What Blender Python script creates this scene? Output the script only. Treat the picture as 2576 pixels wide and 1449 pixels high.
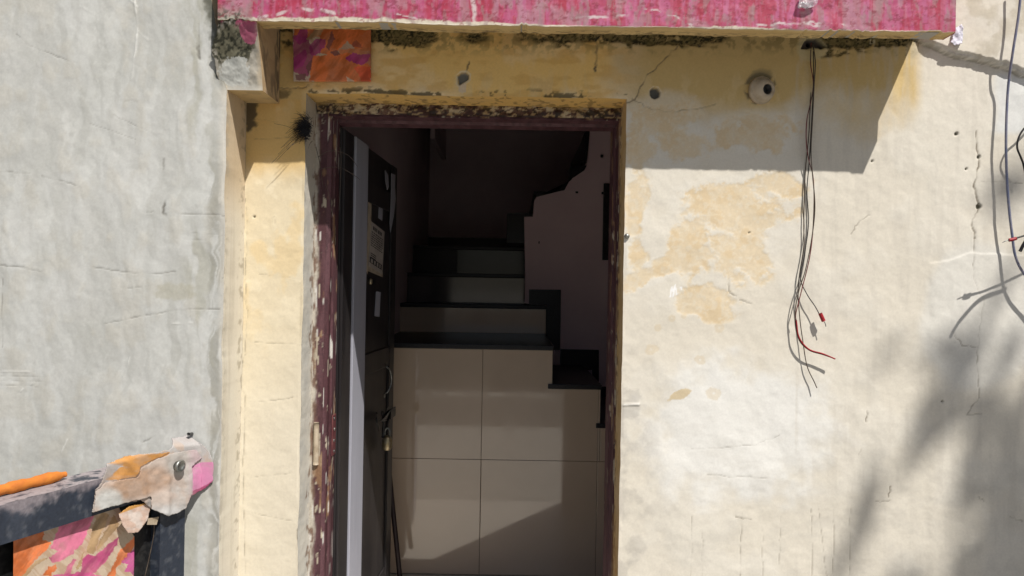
import bpy, bmesh, math, random
import numpy as np
from mathutils import Vector, Matrix
random.seed(7)
for o in list(bpy.data.objects): bpy.data.objects.remove(o)
SC = bpy.context.scene
COL = SC.collection
R = math.radians

# ------------------------------------------------------------------ camera, sky, sun, exposure
F, ROLL, CAMD, CAMZ = 1860.4, R(1.0), 2.2, 1.5
cam = bpy.data.cameras.new('camera'); cam_o = bpy.data.objects.new('camera', cam); COL.objects.link(cam_o)
cam.sensor_width = 36; cam.lens = 26; cam.clip_start = 0.05; cam.clip_end = 500
cam_o.location = (0, -CAMD, CAMZ); cam_o.rotation_euler = (R(90), -ROLL, 0)
SC.camera = cam_o
SUNV = Vector((0.143, -0.207, 0.348)).normalized()
W = bpy.data.worlds.new('World'); SC.world = W; W.use_nodes = True
wn = W.node_tree.nodes; wl = W.node_tree.links
bg = wn['Background']; sky = wn.new('ShaderNodeTexSky'); sky.sky_type = 'NISHITA'; sky.sun_disc = False
sky.sun_elevation = math.asin(SUNV.z); sky.sun_rotation = math.atan2(SUNV.x, SUNV.y)
sky.dust_density = 2.0
wl.new(sky.outputs[0], bg.inputs[0]); bg.inputs[1].default_value = 0.052
sl = bpy.data.lights.new('sun', 'SUN'); sl.energy = 4.8; sl.angle = R(0.55); sl.color = (1.0, 0.955, 0.885)
so = bpy.data.objects.new('sun', sl); COL.objects.link(so); so.location = (4, -6, 9)
so.rotation_euler = SUNV.to_track_quat('Z', 'Y').to_euler()
SC.view_settings.view_transform = 'Standard'; SC.view_settings.look = 'None'
SC.view_settings.gamma = 1; SC.view_settings.use_curve_mapping = False
SC.view_settings.exposure = 0.13
SC.cycles.max_bounces = 10; SC.cycles.diffuse_bounces = 6

# ------------------------------------------------------------------ measuring helpers
CA, SA = math.cos(ROLL), math.sin(ROLL)
def ray(px, py):
    a, b = px - 1288, py - 724.5
    return (a*CA + b*SA)/F, -(-a*SA + b*CA)/F
def at(px, py, y):
    u, v = ray(px, py); t = y + CAMD
    return Vector((u*t, y, CAMZ + v*t))
def proj(x, y, z):
    t = y + CAMD; u = x/t*F; v = -(z - CAMZ)/t*F
    return 1288 + u*CA - v*SA, 724.5 + u*SA + v*CA
def onplane(px, py, P, n):
    u, v = ray(px, py); d = Vector((u, 1, v)); c = Vector((0, -CAMD, CAMZ))
    return c + d*((P - c).dot(n)/d.dot(n))

# ------------------------------------------------------------------ noise
_T = {}
def vn(x, y, seed):
    if seed not in _T: _T[seed] = np.random.RandomState(seed).rand(256, 256)
    T = _T[seed]; xf = np.floor(x); yf = np.floor(y); a = x - xf; b = y - yf
    a = a*a*(3 - 2*a); b = b*b*(3 - 2*b)
    i = xf.astype(int) % 256; j = yf.astype(int) % 256; i1 = (i + 1) % 256; j1 = (j + 1) % 256
    return (T[i, j]*(1 - a) + T[i1, j]*a)*(1 - b) + (T[i, j1]*(1 - a) + T[i1, j1]*a)*b
def fbm(x, y, seed, octv=5, g=0.5):
    x = np.asarray(x, float); y = np.asarray(y, float); s = 0; w = 1; t = 0
    for k in range(octv):
        s = s + w*vn(x*2**k + 17.3*k, y*2**k + 9.1*k, seed + k); t += w; w *= g
    return s/t
def ss(a, b, x):
    t = np.clip((x - a)/(b - a), 0, 1); return t*t*(3 - 2*t)
def blob(X, Y, cx, cy, rx, ry, ang=0):
    c, s = math.cos(R(ang)), math.sin(R(ang)); dx = X - cx; dy = Y - cy
    return np.clip(1 - np.sqrt(((dx*c + dy*s)/rx)**2 + ((-dx*s + dy*c)/ry)**2), 0, 1)
def pdist(X, Y, pts, pad=30):
    xs = [p[0] for p in pts]; ys = [p[1] for p in pts]
    D = np.full(X.shape, 1e3)
    m = (X > min(xs) - pad) & (X < max(xs) + pad) & (Y > min(ys) - pad) & (Y < max(ys) + pad)
    if not m.any(): return D
    x = X[m]; y = Y[m]; d = np.full(x.shape, 1e3)
    for (x0, y0), (x1, y1) in zip(pts[:-1], pts[1:]):
        vx, vy = x1 - x0, y1 - y0; L = vx*vx + vy*vy + 1e-9
        t = np.clip(((x - x0)*vx + (y - y0)*vy)/L, 0, 1)
        d = np.minimum(d, np.hypot(x - x0 - t*vx, y - y0 - t*vy))
    D[m] = d; return D
def wig(pts, amp, n=5, seed=1):
    rr = random.Random(seed); out = [pts[0]]
    for a, b in zip(pts[:-1], pts[1:]):
        for k in range(1, n + 1):
            t = k/n; j = amp if k < n else 0
            out.append((a[0] + (b[0] - a[0])*t + rr.uniform(-j, j), a[1] + (b[1] - a[1])*t + rr.uniform(-j, j)))
    return out
def inpoly(X, Y, P):
    c = np.zeros(X.shape, bool); n = len(P)
    for i in range(n):
        (x0, y0), (x1, y1) = P[i], P[(i + 1) % n]
        if y0 == y1: continue
        c ^= ((y0 > Y) != (y1 > Y)) & (X < (x1 - x0)*(Y - y0)/(y1 - y0) + x0)
    return c
class Paint:
    def __init__(s, shape, c): s.c = np.empty(shape + (3,)); s.c[:] = c
    def mix(s, m, c):
        m = np.clip(m, 0, 1)[..., None]; s.c = s.c*(1 - m) + np.asarray(c)*m
    def mul(s, f): s.c = s.c*f[..., None]

# ------------------------------------------------------------------ materials
def newmat(name, rough=0.85, spec=0.3, ior=None):
    m = bpy.data.materials.new(name); m.use_nodes = True
    b = m.node_tree.nodes['Principled BSDF']; b.inputs['Roughness'].default_value = rough
    b.inputs['Specular IOR Level'].default_value = spec
    if ior: b.inputs['IOR'].default_value = ior
    return m, m.node_tree.nodes, m.node_tree.links, b
def bumpnode(m, b, layers):
    n, l = m.node_tree.nodes, m.node_tree.links; prev = None
    tc = n.new('ShaderNodeTexCoord')
    for (sc, st, dist, stretch) in layers:
        mp = n.new('ShaderNodeMapping'); mp.inputs['Scale'].default_value = stretch
        l.new(tc.outputs['Object'], mp.inputs[0])
        t = n.new('ShaderNodeTexNoise'); t.inputs['Scale'].default_value = sc; t.inputs['Detail'].default_value = 5
        l.new(mp.outputs[0], t.inputs['Vector'])
        bp = n.new('ShaderNodeBump'); bp.inputs['Strength'].default_value = st; bp.inputs['Distance'].default_value = dist
        l.new(t.outputs[0], bp.inputs['Height'])
        if prev: l.new(prev.outputs[0], bp.inputs['Normal'])
        prev = bp
    l.new(prev.outputs[0], b.inputs['Normal']); return tc
def attrmat(name, rough=0.9, layers=((16, .04, .004, (1, 1, 1)), (150, .07, .0009, (1, 1, 1))), var=0.05, spec=0.25, ior=None):
    m, n, l, b = newmat(name, rough, spec, ior)
    a = n.new('ShaderNodeAttribute'); a.attribute_name = 'Col'
    tc = bumpnode(m, b, layers)
    t = n.new('ShaderNodeTexNoise'); t.inputs['Scale'].default_value = 160; t.inputs['Detail'].default_value = 4
    l.new(tc.outputs['Object'], t.inputs['Vector'])
    mr = n.new('ShaderNodeMapRange'); mr.inputs['From Min'].default_value = .3; mr.inputs['From Max'].default_value = .7
    mr.inputs['To Min'].default_value = 1 - var; mr.inputs['To Max'].default_value = 1 + var*.6
    l.new(t.outputs[0], mr.inputs[0])
    mx = n.new('ShaderNodeVectorMath'); mx.operation = 'SCALE'
    l.new(a.outputs['Color'], mx.inputs[0]); l.new(mr.outputs[0], mx.inputs['Scale'])
    l.new(mx.outputs[0], b.inputs['Base Color']); return m
def mat2(name, ca, cb, scale=20, rough=.6, lo=.45, hi=.6, bump=.15, stretch=(1, 1, 1), metal=0, spec=.4, ior=None, dist=.002):
    m, n, l, b = newmat(name, rough, spec, ior); b.inputs['Metallic'].default_value = metal
    tc = bumpnode(m, b, ((scale*2, bump, dist, stretch),))
    mp = n.new('ShaderNodeMapping'); mp.inputs['Scale'].default_value = stretch; l.new(tc.outputs['Object'], mp.inputs[0])
    t = n.new('ShaderNodeTexNoise'); t.inputs['Scale'].default_value = scale; t.inputs['Detail'].default_value = 6
    t.inputs['Roughness'].default_value = .6; l.new(mp.outputs[0], t.inputs['Vector'])
    r = n.new('ShaderNodeValToRGB'); r.color_ramp.elements[0].position = lo; r.color_ramp.elements[1].position = hi
    r.color_ramp.elements[0].color = (*ca, 1); r.color_ramp.elements[1].color = (*cb, 1)
    l.new(t.outputs[0], r.inputs[0]); l.new(r.outputs[0], b.inputs['Base Color']); return m
M = {}
M['plaster'] = attrmat('plaster', .92)
M['brushed'] = attrmat('brushed_plaster', .9, ((12, .05, .005, (1, 1, .7)), (110, .05, .0012, (1, 1, .3)), (120, .08, .0009, (1, 1, 1))), .05)
M['pink'] = attrmat('pink_paint', .6, ((25, .12, .003, (1, 1, .4)), (160, .14, .0012, (1, 1, .6))), .06, .4)
M['wood'] = attrmat('old_wood', .6, ((60, .5, .004, (1, 1, .25)), (220, .4, .002, (1, 1, .3))), .15, .4)
M['print'] = attrmat('printed_sheet', .65, ((30, .12, .003, (1, 1, 1)), (300, .15, .0008, (1, 1, 1))), .06, .3)
M['steel'] = attrmat('painted_steel', .5, ((70, .3, .002, (1, 1, 1)), (260, .25, .001, (1, 1, 1))), .2, .45)
M['black_door'] = mat2('black_door_paint', (.016, .014, .015), (.035, .031, .031), 14, .42, .4, .65, .2, (1, 1, .15))
M['strip'] = mat2('pale_strip_paint', (.33, .335, .39), (.40, .405, .47), 10, .6, .35, .7, .1, (1, 1, .2))
M['tile'] = mat2('vitrified_tile', (.54, .425, .315), (.60, .475, .36), 3, .07, .3, .7, .012, (1, 1, 1), 0, .5, 2.0)
def smear(m):
    n, l = m.node_tree.nodes, m.node_tree.links; b = n['Principled BSDF']; tc = n.new('ShaderNodeTexCoord'); mp = n.new('ShaderNodeMapping'); mp.inputs['Scale'].default_value = (6, 6, .9)
    t = n.new('ShaderNodeTexNoise'); t.inputs['Scale'].default_value = 3; t.inputs['Detail'].default_value = 7; mr = n.new('ShaderNodeMapRange')
    mr.inputs['From Min'].default_value = .35; mr.inputs['From Max'].default_value = .7; mr.inputs['To Min'].default_value = .03; mr.inputs['To Max'].default_value = .10
    l.new(tc.outputs['Object'], mp.inputs[0]); l.new(mp.outputs[0], t.inputs['Vector']); l.new(t.outputs[0], mr.inputs[0]); l.new(mr.outputs[0], b.inputs['Roughness'])
smear(M['tile'])
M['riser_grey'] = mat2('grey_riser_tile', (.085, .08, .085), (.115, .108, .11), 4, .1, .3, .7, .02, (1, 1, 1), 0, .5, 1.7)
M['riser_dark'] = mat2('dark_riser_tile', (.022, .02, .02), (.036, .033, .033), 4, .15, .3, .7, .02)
M['grout'] = mat2('grout', (.22, .18, .14), (.28, .23, .18), 40, .9)
M['granite'] = mat2('black_granite', (.010, .010, .012), (.024, .024, .026), 120, .38, .45, .7, .02, spec=.4)
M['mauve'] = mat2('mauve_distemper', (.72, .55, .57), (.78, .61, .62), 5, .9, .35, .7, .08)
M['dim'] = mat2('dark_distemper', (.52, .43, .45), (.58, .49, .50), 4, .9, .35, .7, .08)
M['paper'] = attrmat('notice_paper', .8, ((60, .1, .002, (1, 1, 1)),), .05)
M['rubber_black'] = mat2('black_insulation', (.012, .012, .013), (.03, .028, .028), 60, .5)
M['rubber_brown'] = mat2('brown_insulation', (.07, .052, .04), (.11, .085, .065), 60, .55)
M['rubber_maroon'] = mat2('maroon_insulation', (.16, .02, .022), (.07, .045, .04), 9, .5)
M['rubber_red'] = mat2('red_insulation', (.33, .012, .02), (.25, .02, .03), 60, .5)
M['rubber_blue'] = mat2('blue_grey_cable', (.13, .15, .24), (.2, .2, .26), 40, .5)
M['cream_plastic'] = mat2('cream_plastic', (.50, .42, .32), (.33, .26, .18), 30, .45, .45, .7)
M['dark_plastic'] = mat2('dark_bakelite', (.012, .012, .013), (.025, .025, .025), 60, .35)
M['metal'] = mat2('dull_metal', (.22, .23, .22), (.4, .4, .37), 60, .42, metal=.85)
M['brass'] = mat2('old_brass', (.42, .34, .2), (.55, .47, .32), 80, .4, metal=.8)
M['hair'] = mat2('black_hair', (.008, .008, .01), (.02, .018, .02), 50, .5)
M['concrete'] = mat2('street_concrete', (.33, .315, .285), (.43, .41, .37), 6, .9, .35, .7, .3)
M['floor'] = mat2('floor_tile', (.64, .59, .52), (.70, .65, .57), 5, .35, .35, .7, .05)
M['brick'] = mat2('faded_plaster_far', (.34, .27, .22), (.46, .39, .33), 4, .9, .35, .7, .2)
M['bark'] = mat2('bark', (.05, .04, .03), (.11, .09, .07), 20, .9, bump=.5)
M['leaf'] = mat2('leaf', (.035, .07, .02), (.07, .12, .035), 8, .6)
M['white_paint'] = mat2('white_paint', (.78, .78, .76), (.7, .7, .68), 60, .7)
M['rod'] = mat2('dark_rod', (.018, .010, .011), (.03, .016, .017), 40, .5)
M['brown_metal'] = mat2('brown_painted_metal', (.13, .04, .045), (.19, .07, .07), 40, .45)

def plastic_film():
    m, n, l, b = newmat('clear_film', .12, .6)
    b.inputs['Base Color'].default_value = (.85, .85, .88, 1); b.inputs['Transmission Weight'].default_value = .75
    b.inputs['IOR'].default_value = 1.3; bumpnode(m, b, ((60, .5, .006, (1, 1, 1)),)); return m
M['film'] = plastic_film()

# ------------------------------------------------------------------ object helpers
def tag(o, label=None, cat=None, group=None, kind=None):
    if label: o['label'] = label
    if cat: o['category'] = cat
    if group: o['group'] = group
    if kind: o['kind'] = kind
    return o
def link(name, me, mat=None, parent=None):
    o = bpy.data.objects.new(name, me); COL.objects.link(o)
    if mat: me.materials.append(M[mat] if isinstance(mat, str) else mat)
    if parent: o.parent = parent; o.matrix_parent_inverse = Matrix.Translation(-Vector(parent.location))
    return o
def empty(name, loc, label, cat, group=None):
    o = bpy.data.objects.new(name, None); COL.objects.link(o); o.location = loc; o.empty_display_size = .1
    return tag(o, label, cat, group)
def raw(name, V, Fc, mat, parent=None, cols=None, smooth=False):
    me = bpy.data.meshes.new(name); me.from_pydata([tuple(v) for v in V], [], Fc); me.update()
    if smooth: me.polygons.foreach_set('use_smooth', [True]*len(me.polygons))
    return link(name, me, mat, parent)
def gridmesh(name, P, C, mat, parent=None, keep=None, smooth=True):
    """P (n,m,3) points, C (n,m,3) colours, keep (n-1,m-1) face mask"""
    n, m = P.shape[:2]; idx = np.arange(n*m).reshape(n, m)
    q = np.stack([idx[:-1, :-1], idx[1:, :-1], idx[1:, 1:], idx[:-1, 1:]], -1)
    q = q[keep] if keep is not None else q.reshape(-1, 4)
    V = P.reshape(-1, 3); Cc = C.reshape(-1, 3)
    used = np.zeros(len(V), bool); used[q.ravel()] = True
    mp = np.cumsum(used) - 1; q = mp[q]; V = V[used]; Cc = Cc[used]
    me = bpy.data.meshes.new(name)
    me.vertices.add(len(V)); me.vertices.foreach_set('co', V.astype(np.float32).ravel())
    me.loops.add(q.size); me.loops.foreach_set('vertex_index', q.astype(np.int32).ravel())
    me.polygons.add(len(q)); me.polygons.foreach_set('loop_start', np.arange(0, q.size, 4, dtype=np.int32))
    me.update(calc_edges=True)
    me.polygons.foreach_set('use_smooth', np.full(len(q), smooth))
    a = me.attributes.new('Col', 'FLOAT_COLOR', 'POINT')
    a.data.foreach_set('color', np.concatenate([np.clip(Cc, 0, 1), np.ones((len(Cc), 1))], 1).astype(np.float32).ravel())
    me.update()
    return link(name, me, mat, parent)
def gface(name, P0, U, Vv, res, colf, mat, parent=None, dispf=None, smooth=True):
    """gridded rectangle: P0 + s*U + t*V ; colf(s,t) metres along each edge; displaced along UxV"""
    P0, U, Vv = Vector(P0), Vector(U), Vector(Vv)
    nu = max(2, int(U.length/res) + 1); nv = max(2, int(Vv.length/res) + 1)
    s, t = np.meshgrid(np.linspace(0, 1, nu), np.linspace(0, 1, nv), indexing='ij')
    P = np.array(P0) + s[..., None]*np.array(U) + t[..., None]*np.array(Vv)
    if dispf is not None:
        N = U.cross(Vv).normalized(); P = P + dispf(s*U.length, t*Vv.length)[..., None]*np.array(N)
    return gridmesh(name, P, colf(s*U.length, t*Vv.length), mat, parent, None, smooth)
def box(name, x0, x1, y0, y1, z0, z1, mat, parent=None, bev=.003):
    bm = bmesh.new(); bmesh.ops.create_cube(bm, size=1)
    for v in bm.verts: v.co = ((x0 + x1)/2 + v.co.x*(x1 - x0), (y0 + y1)/2 + v.co.y*(y1 - y0), (z0 + z1)/2 + v.co.z*(z1 - z0))
    if bev: bmesh.ops.bevel(bm, geom=list(bm.edges), offset=bev, segments=2, affect='EDGES', profile=.6)
    me = bpy.data.meshes.new(name); bm.to_mesh(me); bm.free()
    return link(name, me, mat, parent)
def prism(name, pts, off, mat, parent=None, bev=0):
    """closed polygon of 3D points extruded by vector off"""
    bm = bmesh.new(); off = Vector(off)
    f = bm.faces.new([bm.verts.new(p) for p in pts]); r = bmesh.ops.extrude_face_region(bm, geom=[f])
    for v in r['geom']:
        if isinstance(v, bmesh.types.BMVert): v.co += off
    bmesh.ops.recalc_face_normals(bm, faces=list(bm.faces))
    if bev: bmesh.ops.bevel(bm, geom=list(bm.edges), offset=bev, segments=1, affect='EDGES')
    me = bpy.data.meshes.new(name); bm.to_mesh(me); bm.free(); return link(name, me, mat, parent)
def crom(P, n=8):
    P = [Vector(p) for p in P]; P = [P[0]*2 - P[1]] + P + [P[-1]*2 - P[-2]]; out = []
    for i in range(1, len(P) - 2):
        a, b, c, d = P[i - 1:i + 3]
        for k in range(n):
            t = k/n; out.append(.5*((2*b) + (c - a)*t + (2*a - 5*b + 4*c - d)*t*t + (-a + 3*b - 3*c + d)*t**3))
    out.append(P[-2]); return out
def tubegeo(P, rad, seg=8, V=None, Fc=None):
    V = [] if V is None else V; Fc = [] if Fc is None else Fc; base = len(V); n = len(P)
    up = Vector((0.13, 0.31, 0.94)).normalized()
    for i, p in enumerate(P):
        d = (P[min(i + 1, n - 1)] - P[max(i - 1, 0)]).normalized()
        a = d.cross(up)
        if a.length < .05: a = d.cross(Vector((1, 0, 0)))
        a.normalize(); b = d.cross(a); r = rad(i/(n - 1)) if callable(rad) else rad
        for k in range(seg):
            t = 2*math.pi*k/seg; V.append(p + a*(r*math.cos(t)) + b*(r*math.sin(t)))
    for i in range(n - 1):
        for k in range(seg):
            k2 = (k + 1) % seg; Fc.append((base + i*seg + k, base + i*seg + k2, base + (i + 1)*seg + k2, base + (i + 1)*seg + k))
    Fc.append(tuple(base + k for k in range(seg))); Fc.append(tuple(base + (n - 1)*seg + k for k in reversed(range(seg))))
    return V, Fc
def tube(name, pts, rad, mat, parent=None, seg=8, n=8):
    V, Fc = tubegeo(crom(pts, n), rad, seg); return raw(name, V, Fc, mat, parent, smooth=True)
def lathe(name, prof, origin, axis, mat, parent=None, seg=40):
    q = Vector(axis).normalized().to_track_quat('Z', 'Y'); o = Vector(origin); V = []; Fc = []
    for r, h in prof:
        for k in range(seg):
            t = 2*math.pi*k/seg; V.append(o + q @ Vector((r*math.cos(t), r*math.sin(t), h)))
    for i in range(len(prof) - 1):
        for k in range(seg):
            k2 = (k + 1) % seg; Fc.append((i*seg + k, i*seg + k2, (i + 1)*seg + k2, (i + 1)*seg + k))
    Fc.append(tuple(range(seg))[::-1]); Fc.append(tuple((len(prof) - 1)*seg + k for k in range(seg)))
    return raw(name, V, Fc, mat, parent, smooth=True)
def sheet(name, poly, pt, step, colf, mat, parent=None, rag=0, seed=3):
    """flat sheet cut to an outline, gridded; pt(X,Y) -> points, colf(X,Y) -> colours"""
    xs = [p[0] for p in poly]; ys = [p[1] for p in poly]
    X, Y = np.meshgrid(np.arange(min(xs) - 4, max(xs) + 4, step), np.arange(min(ys) - 4, max(ys) + 4, step), indexing='ij')
    Xr = X + rag*(fbm(X/9, Y/9, seed) - .5)*2; Yr = Y + rag*(fbm(X/9 + 40, Y/9, seed) - .5)*2
    k = inpoly(Xr, Yr, poly); keep = k[:-1, :-1] & k[1:, :-1] & k[:-1, 1:] & k[1:, 1:]
    o = gridmesh(name, pt(X, Y), colf(X, Y), mat, parent, keep)
    md = o.modifiers.new('thickness', 'SOLIDIFY'); md.thickness = .0012; md.offset = -1
    return o
def weld(name, parent):
    """the faces of one part, built one by one, become one mesh"""
    os_ = [o for o in parent.children if o.name.split('.')[0] == name]; bm = bmesh.new()
    for o in os_: bm.from_mesh(o.data)
    me = bpy.data.meshes.new(name); bm.to_mesh(me); bm.free(); mt = os_[0].data.materials[0]
    for o in os_: bpy.data.objects.remove(o)
    return link(name, me, mt, parent)
def planept(P, n, dispf=None):
    P = np.array(P, float); n = np.array(n, float)
    def f(X, Y):
        a, b = X - 1288, Y - 724.5
        d = np.stack([(a*CA + b*SA)/F, np.ones_like(X), -(-a*SA + b*CA)/F], -1); c = np.array([0, -CAMD, CAMZ])
        t = ((P - c) @ n)/(d @ n); Q = c + d*t[..., None]
        if dispf is not None: Q = Q + dispf(X, Y)[..., None]*n
        return Q
    return f

# ------------------------------------------------------------------ key measures
Z_FLOOR = CAMZ - 1.325
YF = -0.207                      # canopy front
YL = -0.15                       # side wall front
XL = -0.80                       # side wall return
xo0 = at(760, 800, 0).x; xo1 = at(1567, 800, 0).x      # door opening in the plaster
zo = at(1170, 241, 0).z
def ex0(z): return xo0 + .006*(fbm(z*9, 0*z + 3.3, 51) - .5)*2
def ex1(z): return xo1 + .004*(fbm(z*9, 0*z + 7.3, 52) - .5)*2
def ez(x): return zo + .006*(fbm(x*7, 0*x + 5.3, 53) - .5)*2

# ================================================================== ground
me = bpy.data.meshes.new('ground')
me.from_pydata([(-60, -120, 0), (60, -120, 0), (60, 60, 0), (-60, 60, 0)], [], [(0, 1, 2, 3)])
tag(link('ground', me, 'concrete'), kind='structure')
M['asphalt'] = mat2('asphalt', (.075, .07, .065), (.13, .12, .11), 30, .9, .35, .7, .3)
me = bpy.data.meshes.new('added_road'); me.from_pydata([(-60, -5.6, .004), (60, -5.6, .004), (60, -3.4, .004), (-60, -3.4, .004)], [], [(0, 1, 2, 3)]); tag(link('added_road', me, 'asphalt'), kind='structure')  # unseen strip, added as a dark band for the stair tile to reflect

# ================================================================== house wall round the doorway
res = .0032
def axis(a0, a1, b0, b1, must=()):
    v = np.concatenate([np.arange(a0, b0, .05), np.arange(b0, b1, res), np.arange(b1, a1, .05), [a1]])
    for m in must: v[np.argmin(abs(v - m))] = m
    return np.unique(v)
xs = axis(-1.0, 2.8, -.83, 1.58, (xo0, xo1)); zs = axis(-.05, 3.4, .58, 2.42, (zo,))
X, Z = np.meshgrid(xs, zs, indexing='ij'); PX, PY = proj(X, 0, Z)
n1 = fbm(PX/120, PY/120, 1); n2 = fbm(PX/40, PY/40, 11); n3 = fbm(PX/12, PY/12, 21); nv = fbm(PX/14, PY/120, 31)
nh = fbm(PX/90, PY/14, 41)
pt = Paint(X.shape, (.70, .652, .56))
pt.mix(ss(.42, .62, n1)*.5, (.73, .695, .62))
pt.mix(.9*ss(.25, .6, blob(PX, PY, 1850, 1090, 400, 300) + .45*(n2 - .5)), (.79, .78, .745))
# pier beside the door: warm yellow
pier = ss(800, 770, PX)
pt.mix(pier, (.68, .62, .50)); pt.mix(pier*ss(1250, 500, PY + 200*(n1 - .5))*.75, (.70, .60, .41))
pt.mix(pier*ss(.5, .62, n2)*.55*ss(1000, 700, PY), (.78, .70, .53))
pt.mix(pier*ss(.56, .66, fbm(PX/60, PY/90, 61))*.6*ss(1000, 600, PY), (.73, .57, .32))
pt.mix(pier*ss(475, 380, PY + 30*(n2 - .5)), (.68, .47, .19))
# ochre band above the doorway
top = ss(345, 225, PY + 150*(n1 - .5) + 40*(n2 - .5))*ss(2330, 2290, PX); wl_ = ss(1660, 1480, PX + 60*(n2 - .5))
pt.mix(top*wl_*ss(760, 800, PX), (.84, .575, .22)); pt.mix(top*(1 - wl_)*ss(760, 800, PX), (.60, .44, .20))
pt.mix(top*wl_*ss(.5, .66, n1 + .3*(nv - .5))*.55, (.84, .64, .36))
pt.mix(top*wl_*ss(.5, .66, fbm(PX/55, PY/22, 73))*.6, (.70, .43, .14))
pt.mix(top*ss(.55, .68, fbm(PX/25, PY/70, 71))*.35*ss(150, 230, PY), (.74, .60, .36))
# ochre blotches showing through the limewash beside the door
och = np.zeros_like(X)
for b in ((1790, 505, 130, 75, 0), (1840, 480, 190, 50, -10), (1740, 620, 75, 120, 15), (1880, 630, 110, 110, 0), (1775, 760, 110, 60, 10), (1640, 690, 140, 35, -25), (1600, 520, 45, 110, 15), (1620, 380, 70, 75, 40), (1955, 365, 32, 38, 30), (1700, 350, 110, 90, 0), (1990, 470, 90, 40, 0), (1600, 640, 40, 60, 0), (1900, 330, 160, 70, 0), (1680, 300, 120, 90, 0), (1870, 560, 200, 130, 0)):
    och = np.maximum(och, blob(PX, PY, *b))
om = ss(.46, .56, och*.42 + .74*(fbm(PX/75, PY/65, 81, 8, .72)) + .10*(n3 - .5) - .03)*ss(.02, .2, och)
pt.mix(ss(.05, .4, och)*.5, (.745, .715, .65)); pt.mix(ss(.36, .60, och*.42 + .74*fbm(PX/75, PY/65, 81, 8, .72) - .03)*ss(.02, .2, och)*.4, (.72, .62, .46)); pt.mix(om*.65, (.70, .565, .37)); pt.mix(om*ss(.5, .62, n2)*.5, (.68, .52, .31)); pt.mix(om*ss(.54, .64, fbm(PX/9, PY/9, 83))*.35, (.74, .69, .59))
for cx, cy, r in ((1690, 800, 9), (1655, 825, 9), (1720, 795, 7), (1640, 880, 14), (1760, 905, 12), (1795, 990, 16), (1810, 825, 12)):
    d = np.hypot(PX - cx, (PY - cy)*1.1)/r + (n3 - .5); pt.mix(.4*ss(1.2, .6, abs(d - .6)*2), (.62, .50, .32))
pt.mix(.7*ss(.35, .5, blob(PX, PY, 1712, 992, 50, 18, -20) + .6*(n3 - .5)), (.60, .45, .22))
# grey dirt along the jamb edge low down, faint stains elsewhere
pt.mix(.55*ss(.4, .65, n2 + .25*(n3 - .5))*ss(1720, 1580, PX)*ss(780, 1000, PY)*(PX > 1500), (.46, .43, .38))
pt.mix(.30*ss(.45, .7, fbm(PX/50, PY/30, 91))*(PX > 1560)*ss(900, 1300, PY), (.55, .52, .46))
pt.mix(.30*ss(.5, .7, nv)*(PX > 2000), (.58, .54, .47))
pt.mix(.55*ss(2490, 2520, PX + 20*(n2 - .5))*ss(345, 325, PY)*ss(170, 200, PY), (.72, .76, .79))
pat = ss(.1, .3, blob(PX, PY, 2470, 800, 190, 230) + .3*(n1 - .5)); pt.mix(.6*pat, (.70, .69, .65))
pt.mix(.45*ss(.52, .7, n2)*(PY < 170)*(PX > 2290), (.52, .47, .36))
# mould under the canopy, above the frame and in the corner
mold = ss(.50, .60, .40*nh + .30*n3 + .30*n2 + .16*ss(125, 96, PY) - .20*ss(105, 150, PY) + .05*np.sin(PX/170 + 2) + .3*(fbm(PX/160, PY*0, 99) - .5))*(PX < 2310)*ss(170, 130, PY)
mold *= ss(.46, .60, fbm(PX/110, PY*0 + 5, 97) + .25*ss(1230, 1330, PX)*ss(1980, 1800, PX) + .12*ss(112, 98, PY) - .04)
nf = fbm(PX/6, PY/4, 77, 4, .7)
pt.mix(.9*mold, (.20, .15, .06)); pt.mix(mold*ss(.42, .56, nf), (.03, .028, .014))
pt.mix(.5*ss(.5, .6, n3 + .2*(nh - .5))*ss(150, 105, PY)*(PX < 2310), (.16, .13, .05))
dl = (Z - ez(X))*845
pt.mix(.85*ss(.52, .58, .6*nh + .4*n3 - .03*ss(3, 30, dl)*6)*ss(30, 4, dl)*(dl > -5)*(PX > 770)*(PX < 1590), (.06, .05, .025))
mc = blob(PX, PY, 630, 270, 34, 110); pt.mix(.9*ss(.35, .6, mc + .6*(n3 - .5)), (.07, .06, .045))
mc = blob(PX, PY, 690, 235, 70, 24); pt.mix(.7*ss(.35, .6, mc + .6*(n3 - .5)), (.10, .08, .045))
lr = np.hypot(PX - 1913, PY - 224); pt.mix(.75*ss(9, 2, abs(lr - 36 + 8*(n3 - .5)))*ss(.40, .55, n3 + .15*ss(235, 190, PY)), (.13, .11, .08)); disp_l = .004*ss(44, 38, lr)  # dirt ring round the lamp, darkened to stand in for its gap shade
mc = blob(PX, PY, 1915, 190, 50, 32); pt.mix(.5*ss(.3, .6, mc + .6*(n3 - .5)), (.22, .19, .12))
disp = -.004*(n1 - .5)*2 - .0008*(n2 - .5)*2 - .0003*(n3 - .5)*2 + .004*mold + .0009*om
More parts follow.
